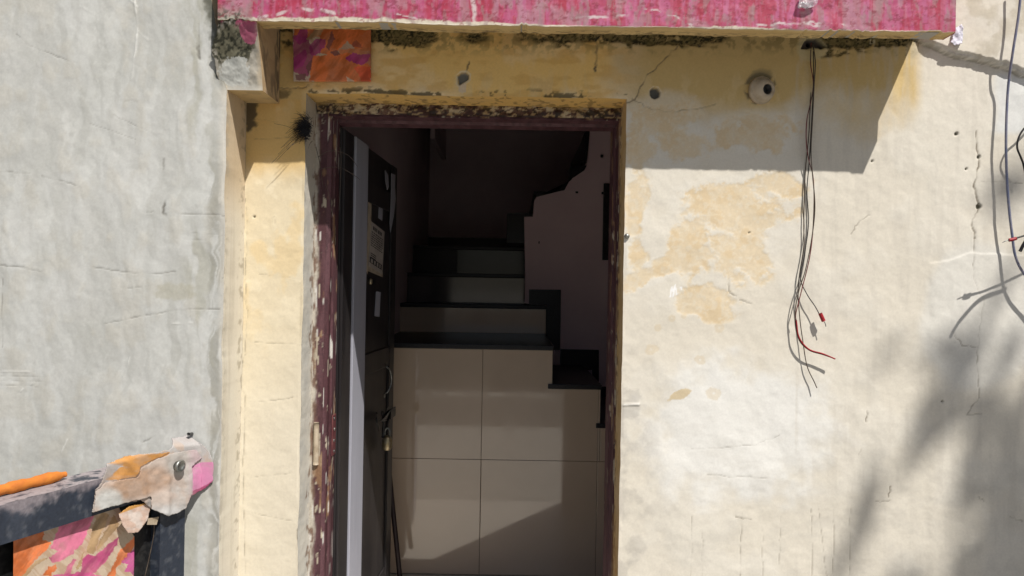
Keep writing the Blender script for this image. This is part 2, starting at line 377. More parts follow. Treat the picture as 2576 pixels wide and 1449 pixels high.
# ragged proud plaster layer by the canopy end
led = np.interp(PX, [2270, 2300, 2350, 2400, 2450, 2500, 2576, 2700], [92, 100, 122, 142, 152, 166, 192, 230]) + 10*(fbm(PX/18, PY*0, 101) - .5)
lm = ss(1.5, -1.5, PY - led)*ss(2285, 2330, PX); lm2 = ss(1.5, -1.5, PY - led + 9 + 14*(fbm(PX/25, PY*0 + 3, 105) - .5))*ss(2300, 2330, PX); disp -= .016*lm + .007*lm2 + .004*(fbm(PX/30, PY/6, 107) - .5)*lm*(1 - lm2)
pt.mix(.6*ss(10, 2, abs(PY - led))*(PX > 2300)*ss(.42, .55, fbm(PX/12, PY/3, 109)), (.25, .22, .17)); pt.mix(.5*lm*(1 - lm2), (.72, .70, .65)); pt.mix(.45*lm*ss(.45, .6, n2), (.50, .45, .36))  # lit ledge rim and dark streaks along it put into the colour
# edge of the re-plastered patch low at the far end
ed = np.interp(PX, [2310, 2380, 2440, 2576], [668, 655, 636, 642]) + 8*(n2 - .5); pm = ss(2330, 2350, PX + 20*(n2 - .5)); disp -= .0016*ss(-2.5, 2.5, PY - ed)*pm
# cracks
CR = [([(1180, 155), (1172, 180)], 2.2, .8), ([(1500, 95), (1502, 140), (1498, 178)], 3.2, .95),
      ([(1705, 115), (1660, 160), (1625, 195), (1600, 245), (1572, 262)], 1.8, .7), ([(1590, 248), (1640, 275), (1700, 282), (1800, 262)], 1.6, .45),
      ([(2455, 330), (2462, 420), (2448, 470), (2462, 520), (2445, 560), (2452, 600)], 2.6, .8),
      ([(2450, 600), (2448, 700), (2475, 760), (2462, 830), (2458, 900), (2462, 1000)], 1.6, .5), ([(2462, 1000), (2430, 1045), (2470, 1040)], 1.6, .5),
      ([(2190, 540), (2160, 560), (2140, 590)], 1.6, .5), ([(2462, 455), (2572, 462)], 1.2, .4), ([(2395, 835), (2420, 870), (2458, 872)], 1.5, .5),
      ([(1740, 1300), (1738, 1449)], 1.1, .35), ([(1765, 1315), (1768, 1460)], 1.1, .3), ([(1866, 1290), (1862, 1449)], 1.3, .45), ([(1920, 1310), (1918, 1449)], 1.1, .3),
      ([(1965, 1300), (1960, 1420)], 1.1, .35), ([(2040, 1280), (2042, 1449)], 1.2, .4), ([(2060, 1280), (2080, 1449)], 1.2, .4), ([(2098, 1285), (2096, 1449)], 1.2, .4), ([(2140, 1280), (2138, 1449)], 1.1, .4),
      ([(1850, 1300), (1890, 1308)], 1.6, .5), ([(2240, 1260), (2200, 1263)], 1.2, .4), ([(1740, 1130), (1900, 1120), (1960, 1095)], 1.3, .3), ([(1780, 1195), (1950, 1205)], 1.3, .3),
      ([(2180, 1035), (2178, 1060)], 2, .7), ([(2165, 1130), (2160, 1145)], 2, .6), ([(2240, 1225), (2236, 1250)], 2, .7), ([(2460, 1250), (2475, 1262)], 2, .7), ([(2540, 1300), (2572, 1312)], 1.6, .6),
      ([(1835, 700), (1833, 730), (1852, 745)], 2, .55), ([(1860, 755), (1890, 764)], 2, .55),
      ([(700, 222), (745, 222), (778, 215)], 1.7, .6), ([(640, 300), (700, 306)], 1.2, .4), ([(640, 350), (720, 346), (770, 352)], 1.2, .35),
      ([(617, 500), (622, 600), (615, 700), (622, 800), (617, 890), (600, 960), (616, 1000), (612, 1250), (618, 1449)], 1.3, .45),
      ([(640, 860), (755, 868)], 1.2, .35), ([(650, 1010), (735, 1000)], 1.2, .35), ([(640, 1290), (735, 1310)], 1.2, .3), ([(650, 690), (740, 700)], 1.1, .3), ([(690, 545), (690, 580)], 1.1, .3), ([(640, 1200), (730, 1190)], 1.1, .3)]
for k, (p, w, s) in enumerate(CR):
    d = pdist(PX, PY, wig(p, 2.5, 6, k)); m = ss(w*1.25, w*.35, d + 1.2*(n3 - .5))*s*(.35 + .75*ss(.35, .6, fbm(PX/22, PY/22, 95)))
    pt.mix(m, (.16, .13, .09)); disp += .0025*m
for cx, cy, r in ((2405, 337, 5), (2462, 520, 7), (2462, 395, 5), (2430, 425, 3), (1885, 585, 3), (2195, 405, 2.5), (2370, 1010, 3), (640, 545, 3), (1350, 265, 4), (1760, 115, 3)):
    m = ss(r + 1, r - 1.5, np.hypot(PX - cx, PY - cy) + 3*(n3 - .5)); pt.mix(m, (.16, .15, .11)); disp += .006*m
# broken holes in the plaster
def hole(poly, depth, colr, ring=0, rc=(.66, .58, .4)):
    global disp
    d = pdist(PX, PY, poly + [poly[0]]); i = inpoly(PX, PY, poly)
    if ring: pt.mix(ss(ring, ring*.5, d + 6*(n3 - .5))*(~i)*.8, rc)
    m = np.where(i, ss(0, 3, d), 0); pt.mix(m, np.array(colr)); disp += depth*m
hole([(1152, 210), (1150, 190), (1160, 181), (1172, 180), (1181, 188), (1180, 200), (1168, 207), (1156, 215)], .012, (.19, .19, .175), 5, (.72, .62, .46))
pt.mix(.8*inpoly(PX, PY, [(1153, 215), (1168, 207), (1172, 212), (1172, 232), (1162, 234), (1153, 230)]), (.70, .57, .44))
hole([(1635, 240), (1634, 226), (1642, 219), (1655, 221), (1663, 232), (1660, 244), (1648, 250), (1640, 247)], .016, (.14, .14, .13), 3.5, (.70, .60, .45))
pt.mix(.6*ss(.15, .35, blob(PX, PY, 2040, 122, 50, 42) + .2*(n2 - .5)), (.62, .54, .32))
hole([(2014, 123), (2024, 102), (2034, 95), (2056, 94), (2066, 103), (2080, 118), (2066, 124), (2045, 119), (2030, 125)], .020, (.15, .135, .125))
hole([(2036, 112), (2034, 103), (2040, 99), (2048, 104), (2046, 114)], .02, (.02, .02, .02))
hole([(2192, 107), (2192, 100), (2199, 100), (2199, 107)], .012, (.03, .03, .025), 3.5, (.68, .6, .4))
# small white paint marks
for p in ([(1686, 747), (1690, 722), (1693, 733)], [(1693, 745), (1698, 718), (1702, 740)], [(1713, 722), (1714, 727)]):
    pt.mix(ss(2.6, 1.2, pdist(PX, PY, p)), (.88, .88, .88))
mk = pdist(PX, PY, [(1568, 1018), (1606, 1017)]); pt.mix(ss(3, 1, mk)*.8, (.78, .76, .71)); disp -= .0022*ss(4, 2, mk)
pt.mix(.7*ss(1.5, .5, pdist(PX, PY, [(1568, 1022), (1608, 1021)])), (.2, .18, .15))
# snap the plaster edge of the opening
Xw = X + np.where(abs(X - xo0) < 1e-9, ex0(Z) - xo0, 0) + np.where(abs(X - xo1) < 1e-9, ex1(Z) - xo1, 0)
Zw = Z + np.where((abs(Z - zo) < 1e-9) & (X > xo0 - .01) & (X < xo1 + .01), ez(X) - zo, 0)
xc = (xs[:-1] + xs[1:])/2; zc = (zs[:-1] + zs[1:])/2
keep = ~(((xc > xo0) & (xc < xo1))[:, None] & (zc < zo)[None, :])
rim = (X > xo0 - .004) & (X < xo1 + .004) & (Z < zo + .004); disp = np.where(rim, 0, disp)
house = gridmesh('house_wall', np.stack([Xw, disp, Zw], -1), pt.c, 'plaster', None, keep)
tag(house, 'ochre and cream plastered house wall surrounding the open doorway', 'wall')
# reveals of the opening
YR = .105
def rev(name, fn, n_, mat='plaster'):
    a = np.linspace(0, 1, n_); b = np.linspace(0, 1, 36)
    A, B = np.meshgrid(a, b, indexing='ij'); P, C = fn(A, B); return gridmesh(name, P, C, mat, house)
def rl(A, B):
    z = .1 + (zo - .1)*A; y = YR*1.25*B; x = ex0(z)*(1 - B) + (xo0 + .004)*B + .003*(fbm(z*30, B*4, 111) - .5)
    zz = np.where(A > .999, ez(x), z); q = fbm(z*20, B*3, 113); q2 = fbm(z*60, B*9, 115); p = Paint(A.shape, (.60, .575, .51))
    p.mix(ss(.45, .6, q)*.6, (.50, .49, .45)); p.mix(ss(1.7, 2.0, z)*.6, (.42, .36, .27))
    p.mix(ss(.5, .62, B + .5*(q2 - .5) - .2)*ss(.48, .6, q2)*.9, (.74, .69, .58)); p.mix(ss(.6, .75, B + .8*(q - .5))*ss(.5, .58, q2)*.8, (.20, .13, .09))
    return np.stack([x, y, zz], -1), p.c
rev('reveal', rl, 520)
def rr(A, B):
    z = .1 + (zo - .1)*A; y = YR*1.25*B; x = ex1(z)*(1 - B) + (xo1 - .002)*B; zz = np.where(A > .999, ez(x), z)
    q = fbm(z*20, B*3, 123); q2 = fbm(z*70, B*9, 125); p = Paint(A.shape, (.52, .36, .17)); p.mix(ss(.45, .6, q)*.6, (.60, .46, .27))
    p.mix(ss(.5, .6, q2)*ss(.3, .8, B)*.8, (.16, .10, .07)); p.mix(ss(.9, .6, z)*ss(.5, .62, q2)*.6, (.42, .2, .06))
    return np.stack([x, y, zz], -1), p.c
rev('reveal', rr, 520)
def rt(A, B):
    x = xo0 + (xo1 - xo0)*A; y = YR*1.25*B; z = ez(x)*(1 - B) + (zo - .004)*B; x = x + np.where(A < .001, ex0(z) - xo0, 0) + np.where(A > .999, ex1(z) - xo1, 0)
    q = fbm(x*18, B*3, 133); q2 = fbm(x*70, B*8, 135); p = Paint(A.shape, (.70, .45, .15)); p.mix(ss(.45, .6, q)*.5, (.60, .40, .17))
    p.mix(ss(.50, .60, q2 + .3*(B - .5))*.55, (.12, .08, .035)); return np.stack([x, y, z - .004*q2*ss(0, .2, B)], -1), p.c
rev('reveal', rt, 300)

# ================================================================== projecting side wall
zn0 = at(620, 226, YL).z                      # underside of the canopy end block
def lx(z):
    up = np.clip((z - zn0)/.30, 0, 1.5)
    return XL + .004*(fbm(z*12, 0*z + 1.1, 141) - .5)*2 - .045*up - .012*ss(0, .05, z - zn0)*(fbm(z*25, 0*z, 143))
xs = np.unique(np.concatenate([np.arange(-2.2, -1.5, .05), np.linspace(-1.5, XL, 235)])); zs = axis(-.05, 3.4, .55, 2.42)
X, Z = np.meshgrid(xs, zs, indexing='ij')
X = X + (lx(Z) - XL)*ss(-.92, XL, X); PX, PY = proj(X, YL, Z)
n1 = fbm(PX/150, PY/150, 201); n2 = fbm(PX/40, PY/60, 211); n3 = fbm(PX/12, PY/12, 221); WX = PX + 90*(n1 - .5) + 26*(n2 - .5) + 30*(fbm(PX/60, PY/200, 227) - .5); s1 = fbm(WX/22, PY/170, 231); s2 = fbm(WX/6, PY/110, 241)
pt = Paint(X.shape, (.50, .505, .485))
pt.mix(ss(.4, .65, n1)*.6, (.545, .55, .535))
pt.mix(ss(.48, .66, fbm(PX/70, PY/90, 237, 6, .6))*.45, (.47, .475, .45)); pt.mix(ss(.5, .66, fbm(PX/35, PY/50, 239, 6, .6))*.35, (.60, .60, .575)); pt.mix(ss(.45, .70, fbm(WX/50, PY/180, 233))*.40, (.42, .425, .40)); pt.mix(ss(.5, .68, s1)*.22, (.43, .43, .40)); pt.mix(ss(.55, .72, s2)*.10, (.40, .39, .36))
pt.mix(ss(.52, .34, s1)*.30, (.64, .65, .63)); pt.mix(ss(.5, .7, n2)*.30, (.50, .47, .40)); pt.mix(ss(.56, .7, n3)*.10, (.4, .39, .36))
pt.mix(.5*ss(28, 4, abs(PX - 541 + 6*(s1 - .5)))*ss(300, 520, PY)*ss(.35, .6, s2 + .2*(n2 - .5)), (.22, .21, .17))
pt.mix(.35*ss(60, 10, abs(PX - 500))*ss(.45, .65, s1), (.34, .33, .25)); pt.mix(.35*ss(545, 565, PX), (.68, .62, .52))
pt.mix(.5*ss(.35, .6, blob(PX, PY, 690, 820, 50, 40)), (.4, .36, .24)); pt.mix(.35*ss(.3, .6, blob(PX, PY, 440, 735, 90, 40) + .5*(n3 - .5)), (.36, .33, .22))
pt.mix(.9*ss(26, 6, (lx(Z) - X)*845 + 25*(n3 - .5))*ss(250, 180, PY), (.10, .10, .075))
disp = -.004*(n1 - .5)*2 - .002*(n2 - .5)*2 - .0006*(n3 - .5)
CR = [([(0, 667), (60, 672), (105, 684)], 2.0, .6), ([(235, 672), (310, 684), (380, 688), (440, 684)], 1.6, .55), ([(260, 815), (330, 800), (440, 780), (490, 777), (552, 778)], 1.8, .6),
      ([(370, 533), (390, 533)], 1.4, .5), ([(455, 537), (545, 540), (600, 545)], 1.5, .5), ([(40, 85), (75, 115), (110, 128), (165, 150), (195, 158)], 1.6, .5), ([(340, 0), (346, 60), (342, 110), (330, 200)], 2.6, -.8), ([(330, 0), (346, 18)], 2, -.6),
      ([(347, 78), (372, 100)], 1.5, -.5), ([(200, 15), (245, 38)], 2.2, -.6), ([(243, 20), (243, 65)], 1.8, -.5), ([(283, 287), (330, 310), (375, 330)], 1.5, .4), ([(225, 310), (340, 350)], 1.2, .3), ([(312, 256), (330, 252), (347, 255)], 2.4, .6),
      ([(0, 432), (75, 436)], 1.5, .4), ([(105, 443), (160, 455), (205, 472)], 2.0, .5), ([(5, 700), (6, 875)], 1.4, .5), ([(245, 733), (300, 726), (380, 718)], 1.3, .35), ([(560, 700), (600, 675), (612, 672)], 1.5, .5),
      ([(155, 1140), (170, 1105)], 2, -.5), ([(360, 1112), (390, 1096)], 2, .5), ([(260, 910), (267, 893)], 2.5, -.7), ([(310, 955), (325, 900)], 1.6, -.5), ([(500, 60), (503, 150)], 3, .6), ([(495, 110), (500, 145)], 4, .6), ([(412, 400), (410, 425)], 3.4, .7), ([(415, 505), (410, 535), (418, 543)], 3.8, .8),
      ([(0, 945), (115, 948)], 1.2, .3), ([(0, 957), (110, 958)], 1.2, .3), ([(0, 968), (112, 972)], 1.3, .4), ([(0, 935), (105, 936)], 1.2, -.4), ([(50, 985), (85, 960)], 2, -.4), ([(430, 815), (490, 810)], 1.4, -.5), ([(480, 585), (560, 592)], 1.1, .3), ([(420, 600), (560, 606)], 1.1, .3)]
for k, (p, w, s) in enumerate(CR):
    m = ss(w*1.2, w*.35, pdist(PX, PY, wig(p, 1.6, 5, k + 60)))*abs(s)*(.2 + .75*ss(.38, .6, fbm(PX/26, PY/26, 96))); pt.mix(m, (.15, .14, .12) if s > 0 else (.72, .72, .69)); disp += .002*m*(1 if s > 0 else -1.2)
disp = np.where(X > lx(Z) - .003, 0, disp)
side = gridmesh('side_wall', np.stack([X, YL + disp, Z], -1), pt.c, 'brushed')
tag(side, 'greyish white brushed plaster wall jutting out beside the dark steel gate', 'wall')
b = np.linspace(0, 1, 48); A, B = np.meshgrid(np.linspace(0, 1, 600), b, indexing='ij'); z = .0 + 3.0*A; xx = lx(z)
q = fbm(z*10, B*2, 251); q2 = fbm(z*60, B*6, 253); sv = fbm(B*9, z*2, 255)
pt = Paint(A.shape, (.70, .65, .55)); pt.mix(ss(.45, .65, q)*.5, (.72, .68, .58)); pt.mix(ss(.5, .7, sv)*.4, (.55, .50, .40)); pt.mix(ss(1.62, 1.85, z)*.7, (.55, .41, .24))
pt.mix(.5*ss(.7, .95, B + .5*(q2 - .5))*ss(.56, .66, q2), (.26, .22, .15)); pt.mix(.5*ss(.55, .65, q2)*ss(.3, 0, B), (.4, .37, .31))
gridmesh('return_face', np.stack([xx*(1 - B) + (XL + .001)*B + .003*(q - .5)*np.sin(B*math.pi), YL*(1 - B), z], -1), pt.c, 'plaster', side)

# ================================================================== pink canopy slab
zb = at(1500, 67, YF).z; xr = at(2404, 60, YF).x; xl = at(548, 20, YF).x
can = empty('door_canopy', ((xl + xr)/2, 0, zb), 'weathered pink painted concrete canopy slab projecting over the doorway', 'canopy')
xs = np.arange(xl, xr + .001, .0032); xs[-1] = xr; ts = np.concatenate([np.linspace(0, .16, 60), np.linspace(.17, .42, 10)])
X, T = np.meshgrid(xs, ts, indexing='ij')
xn = at(652, 50, YF).x
botl = .005*(fbm(X*9, 0*X, 301) - .5)*2 + .003*(fbm(X*60, 0*X, 302) - .5) + .004*ss(.62, .68, fbm(X*16, 0*X + 2, 304))*ss(.4, .6, fbm(X*70, 0*X, 306)) 
Z = zb + T + botl*ss(.08, 0, T); PX, PY = proj(X, YF, Z)
n1 = fbm(PX/90, PY/60, 311); n2 = fbm(PX/22, PY/26, 321); n3 = fbm(PX/9, PY/9, 331); st = fbm(PX/22, PY/120, 341); st2 = fbm(PX/10, PY/90, 351)
pt = Paint(X.shape, (.43, .07, .165)); pt.mix(ss(.42, .60, n1)*.8, (.47, .115, .235)); pt.mix(ss(.48, .56, st + .25*(n3 - .5))*.75, (.40, .03, .065)); pt.mix(ss(.54, .60, fbm(PX/9, PY/150, 345) + .2*(n3 - .5))*.6, (.34, .02, .045)); pt.mix(ss(.50, .38, st2)*.35, (.50, .17, .29))
pt.mix(ss(.53, .64, n2 + .3*(st - .5))*.5, (.36, .025, .06)); pt.mix(ss(.55, .66, fbm(PX/26, PY/80, 361))*.6, (.40, .23, .27)); pt.mix(ss(.62, .72, n3)*.18, (.54, .28, .38))
for k, (p, w) in enumerate((([(650, 45), (760, 22), (840, 34)], 6), ([(1190, 0), (1194, 50)], 8), ([(1440, 45), (1590, 40)], 5), ([(1620, 20), (1700, 40), (1740, 62)], 3), ([(1000, 35), (1140, 62)], 3), ([(1900, 62), (2000, 58), (2060, 66)], 3), ([(2010, 60), (2060, 58), (2150, 64)], 2.5), ([(2320, 45), (2440, 40)], 2), ([(1000, 62), (1100, 62)], 7))):
    pt.mix(.75*ss(w, w*.4, pdist(PX, PY, wig(p, 4, 5, k + 9)) + 6*(n3 - .5))*ss(.35, .55, n2), (.66, .60, .60))
ch = np.interp(PX, [640, 700, 900, 1150, 1300, 1480, 1600, 1750, 1850, 2000, 2400], [.008, .012, .014, .012, .006, .002, .001, .003, .009, .0015, .001])
pt.mix(.95*ss(1.0, .7, T/(ch*(.55 + .9*fbm(PX/22, 0*PX, 371))) + .3*(n3 - .5)), (.62, .57, .46))
ml = ss(640, 600, PX + 60*(n2 - .5))*ss(5, 45, PY + 25*(n1 - .5)); pt.mix(ml*.9, (.33, .31, .26)); pt.mix(ml*ss(.45, .58, n3), (.07, .07, .05)); pt.mix(ss(.55, .64, fbm(PX/16, PY/45, 365, 6, .6))*.55, (.30, .20, .20)); pt.mix(ss(.60, .66, fbm(PX/14, PY/10, 367, 6, .65))*.6, (.22, .02, .04)); pt.mix(.5*ss(2360, 2404, PX)*ss(40, 80, PY), (.40, .02, .05))
d_ = -.002*(n1 - .5)*2 - .0006*(n2 - .5)*2 - .0004*ss(.5, .6, n3)
d_ = np.where(T < .001, 0, d_); gridmesh('fascia', np.stack([X, YF + d_, Z], -1), pt.c, 'pink', can)
# bottom of the drip lip
Yb = np.linspace(YF, YF + .06, 20); X2, Y2 = np.meshgrid(xs, Yb, indexing='ij'); bl = np.repeat(botl[:, :1], 20, 1); n3 = fbm(X2*60, Y2*160, 381); n2 = fbm(X2*12, Y2*60, 383)
pt = Paint(X2.shape, (.62, .46, .22)); pt.mix(ss(.4, .6, n2)*.6, (.52, .36, .16)); pt.mix(ss(.52, .6, n3)*.7*ss(.3, .9, (Y2 - YF)/.06), (.12, .09, .05)); pt.mix(ss(.012, 0, Y2 - YF)*.45, (.62, .54, .40))
gridmesh('drip_lip', np.stack([X2, Y2, zb + bl + .001*(n3 - .5)*(Y2 > YF + .001)], -1), pt.c, 'plaster', can)
box('slab', xl + .002, xr - .002, YF + .012, .12, zb + .055, zb + .41, 'concrete', can, 0)
box('lip_back', xl + .004, xr - .004, YF + .010, YF + .0595, zb + .003, zb + .056, 'concrete', can, 0)
def endc(s, t):
    q = fbm(s*30, t*30, 391); p = Paint(s.shape, (.40, .04, .10)); p.mix(ss(.45, .6, q)*.6, (.3, .05, .08)); return p.c
gface('end_face', (xr, YF, zb), (0, .06, 0), (0, 0, .42), .006, endc, 'pink', can)
gface('end_face', (xr, YF + .06, zb + .055), (0, .15, 0), (0, 0, .365), .006, endc, 'pink', can)
weld('end_face', can)
# block at the end of the canopy against the side wall
xb1 = at(661, 140, YL).x; xb0 = -.90; ztop = zb + .10
nb, mb = 90, 75
T_, S_ = np.meshgrid(np.linspace(0, 1, mb), np.linspace(0, 1, nb), indexing='ij')
zz = zn0 + (zb + .004 - zn0)*T_; x0_ = lx(zz) - .012 + .006*(fbm(zz*40, 0*zz, 407) - .5) + (xl - lx(zb) + .012)*ss(.55, 1, T_); xx = x0_ + (xb1 - x0_)*S_
rag_ = fbm(xx*25, zz*25, 405) - .5; yy = YL + .004 + (YF - YL - .002)*T_**1.3 + .010*rag_*np.minimum(1, np.minimum(1 - S_, T_)*8)
PX, PY = proj(xx, yy, zz); n2 = fbm(PX/25, PY/25, 401, 6, .6); n3 = fbm(PX/8, PY/8, 403); p = Paint(xx.shape, (.46, .43, .37))
p.mix(ss(.42, .58, n2)*.7, (.34, .32, .27)); p.mix(ss(.25, .45, blob(PX, PY, 585, 110, 80, 85) + .5*(n3 - .5)), (.17, .16, .11)); p.mix(ss(.45, .58, n3)*ss(.15, .4, blob(PX, PY, 580, 100, 80, 90)), (.05, .05, .035))
p.mix(.9*ss(.28, .34, blob(PX, PY, 595, 185, 55, 55) + .9*(n2 - .5)), (.55, .56, .53)); p.mix(.9*inpoly(PX + 8*(n2 - .5), PY + 8*(n3 - .5), [(602, 65), (640, 40), (655, 40), (640, 112), (622, 112), (606, 90)]), (.36, .09, .16))
p.mix(ss(.5, .56, n2)*ss(70, 50, PY + 20*(n3 - .5)), (.42, .08, .17)); p.mix(ss(640, 656, PX + 14*(n3 - .5))*.8, (.60, .50, .36)); p.mix(ss(205, 222, PY + 14*(n3 - .5))*.6, (.62, .60, .54))
gridmesh('end_block', np.stack([xx, yy, zz], -1).transpose(1, 0, 2), p.c.transpose(1, 0, 2), 'plaster', can)
def blks(s, t):
    q = fbm(s*15, t*40, 411); q2 = fbm(s*60, t*20, 413); p = Paint(s.shape, (.52, .38, .22)); p.mix(ss(.45, .6, q)*.6, (.40, .28, .16)); p.mix(ss(.5, .6, q2)*ss(.09, .15, s), (.10, .085, .06)); p.mix(.6*ss(.56, .64, q2), (.2, .15, .1)); return p.c
A, B = np.meshgrid(np.linspace(0, 1, 60), np.linspace(0, 1, 50), indexing='ij'); zz = zn0 + (ztop - zn0)*B; y0_ = np.where(zz < zb, YL + .004 + (YF - YL - .002)*np.clip((zz - zn0)/(zb + .004 - zn0), 0, 1)**1.3, YF + .004)
gridmesh('block_side', np.stack([xb1 + 0*A, y0_*(1 - A), zz], -1), blks(A*.15, zz - zn0), 'plaster', can)
def blku(s, t):
    q = fbm(s*25, t*25, 421); p = Paint(s.shape, (.56, .42, .22)); p.mix(ss(.45, .6, q)*.6, (.42, .32, .18)); return p.c
gface('block_underside', (xb0, .0, zn0), (xb1 - xb0, 0, 0), (0, YL + .004, 0), .004, blku, 'plaster', can)

# ================================================================== door frame
frame = empty('door_frame', ((xo0 + xo1)/2, YR, Z_FLOOR), 'chipped purple brown wooden door frame set in the plaster opening', 'door frame')
xj0 = at(797, 800, YR).x; xj1 = at(826, 800, YR).x; xk1 = at(1552, 800, YR).x; xk0 = at(1551, 800, YR).x
zh0 = at(1180, 297, YR).z
def woodcol(flake, sd, drips=0, rag=0):
    def f(s, t):
        q = fbm(s*40, t*5, sd); q2 = fbm(s*120, t*25, sd + 2); q3 = fbm(s*25, t*10, sd + 4); p = Paint(s.shape, (.075, .028, .034))
        p.mix(ss(.42, .62, q)*.7, (.125, .058, .068)); p.mix(ss(.55, .68, q2)*.6, (.04, .016, .02))
        if flake: p.mix(ss(.66 - flake*.16, .69 - flake*.16, .6*q2 + .4*q3)*.9, (.50, .44, .34)); p.mix(ss(.68 - flake*.14, .72 - flake*.14, q3)*.8, (.26, .15, .08))
        if rag: p.mix(ss(.022, .010, s + .03*(q3 - .5) + .02*(q2 - .5))*.95, (.50, .46, .39)); p.mix(ss(.030, .016, s + .03*(q3 - .5) + .02*(q2 - .5))*ss(.45, .6, q2)*.9, (.17, .10, .07))
        if drips: p.mix(ss(.755, .79, fbm(s*130, t*10, sd + 6, 2))*.9, (.62, .6, .56))
        return p.c
    return f
zf = Z_FLOOR - .02; HJ = zh0 - zf + .02
jl = gface('jamb', (xj0 - .02, YR, zf), (xj1 - xj0 + .02 - .012, 0, 0), (0, 0, HJ), .004, woodcol(.35, 501, 1, 1), 'wood', frame, lambda s, t: .003*(fbm(s*30, t*12, 503) - .5))
# moulded inner profile of each jamb, swept up as strips
def strip(name, pts, z0, z1, colf, parent):
    z = np.arange(z0, z1 + .005, .006); P = []; acc = [0]
    for a, b_ in zip(pts[:-1], pts[1:]): acc.append(acc[-1] + math.hypot(b_[0] - a[0], b_[1] - a[1]))
    ss_ = np.linspace(0, acc[-1], int(acc[-1]/.004) + 2); px = np.interp(ss_, acc, [p[0] for p in pts]); py = np.interp(ss_, acc, [p[1] for p in pts])
    Zz, Xx = np.meshgrid(z, px, indexing='ij'); Yy = np.repeat(py[None], len(z), 0); S = np.repeat(ss_[None], len(z), 0)
    return gridmesh(name, np.stack([Xx, Yy, Zz], -1), colf(S, Zz), 'wood', parent, None, False)
strip('jamb_moulding', [(xj1 - .012, YR), (xj1, YR + .008), (xj1, YR + .03), (xj1 + .006, YR + .036), (xj1 + .006, YR + .09), (xj1 - .01, YR + .092), (xj1 - .01, YR + .17)], zf, zh0 + .01, woodcol(.12, 511, 1), frame)
gface('jamb', (xk1 - .004, YR, zf), (.04, 0, 0), (0, 0, HJ), .004, woodcol(.95, 521), 'wood', frame, lambda s, t: .005*(fbm(s*30, t*12, 523) - .5))
strip('jamb_moulding', [(xk1 - .004, YR), (xk0 - .004, YR + .05), (xk0 - .002, YR + .06), (xk0 - .010, YR + .066), (xk0 - .010, YR + .15), (xk0 + .03, YR + .152)], zf, zh0 + .01, woodcol(.04, 525), frame)
gface('head', (xj0, YR + .002, zh0), (xk1 + .03 - xj0, 0, 0), (0, 0, .03), .004, woodcol(.1, 531), 'wood', frame)
Lh = xk1 - xj1 + .02
def hs(name, y0, z0, y1, z1, sd): gface(name, (xj1 - .01, y0, z0), (Lh, 0, 0), (0, y1 - y0, z1 - z0), .005, woodcol(0, sd), 'wood', frame, None, False)
hs('head_moulding', YR + .002, zh0, YR + .05, zh0 - .001, 541); hs('head_moulding', YR + .05, zh0 - .001, YR + .056, zh0 - .010, 543)
hs('head_moulding', YR + .056, zh0 - .010, YR + .105, zh0 - .012, 545); hs('head_moulding', YR + .105, zh0 - .012, YR + .11, zh0 + .05, 547)
weld('head_moulding', frame)
# rotten packing board above the head
zt = ez(np.array([0.]))[0]
def rot(s, t):
    q = fbm(s*14, t*30, 551); q2 = fbm(s*55, t*120, 553, 5, .65); q3 = fbm(s*90, t*90, 557, 4, .7); ed_ = ss(.15, 0, s) + ss(.72, .85, s); p = Paint(s.shape, (.06, .028, .026))
    p.mix(ss(.42, .52, .5*q + .5*q2)*.85, (.16, .09, .06)); p.mix(ss(.50, .58, q2 + .12*ed_)*.85, (.42, .31, .17)); p.mix(ss(.50, .60, q3)*.9, (.022, .016, .013)); p.mix(.85*ss(.52, .6, q)*ss(.49, .55, q2), (.50, .42, .29)); p.mix(.8*ss(.46, .54, q3)*ss(.022, .034, t)*(q2 > .48), (.50, .34, .12))
    return p.c
gface('rotten_board', (xj0 - .01, YR - .008, zh0 + .004), (xk1 - xj0 + .035, 0, 0), (0, 0, zt - zh0 + .008), .0035, rot, 'wood', frame, lambda s, t: .014*(fbm(s*40, t*60, 559) - .5)*ss(0, .004, t))
# hinge plate in the jamb rebate with screws, and pale knuckle on the jamb face
hp0 = at(836, 1045, YR + .05); hz1 = hp0.z; hz0 = at(836, 1147, YR + .05).z
hg = box('hinge', xj1 + .0055, xj1 + .009, YR + .044, YR + .086, hz0, hz1, 'brown_metal', frame, .001)
for k in range(4):
    zz = hz1 - .012 - k*(hz1 - hz0 - .024)/3
    lathe('screw', [(.0055, 0), (.005, .002), (.001, .0022)], (xj1 + .009, YR + .064 + .004*((k % 2) - .5), zz), (1, 0, 0), 'metal', hg, 12)
kn = at(797, 1062, YR); k2 = at(795, 1168, YR)
tube('hinge_knuckle', [(kn.x, YR - .004, kn.z), (kn.x, YR - .004, (kn.z + k2.z)/2), (kn.x, YR - .004, k2.z)], .0085, 'cream_plastic', frame, 10, 6)
# ================================================================== open door leaf
HX, HY = at(852, 800, .19).x, .19; EX, EY = at(988, 800, .98).x, .98
ld = Vector((EX - HX, EY - HY, 0)); LW = ld.length; ld.normalize(); ln = Vector((ld.y, -ld.x, 0))
zd0 = Z_FLOOR + .012; zd1 = zh0 - .018
HP = Vector((HX, HY, 0))
door = empty('door', (HX, HY, Z_FLOOR), 'black painted wooden door standing open against the stairwell wall', 'door')
def lp(s, z, o=0): return HP + ld*s + ln*o + Vector((0, 0, z))
def lbox(name, s0, s1, z0, z1, o0, o1, mat, parent=door, bev=.002):
    ps = [lp(s0, z0, o0), lp(s1, z0, o0), lp(s1, z1, o0), lp(s0, z1, o0)]; return prism(name, ps, ln*(o1 - o0), mat, parent, bev)
lbox('leaf', 0, LW, zd0, zd1, -.035, 0, 'black_door')
def lpx(px, py, o=.0): return onplane(px, py, HP + ln*o, ln)
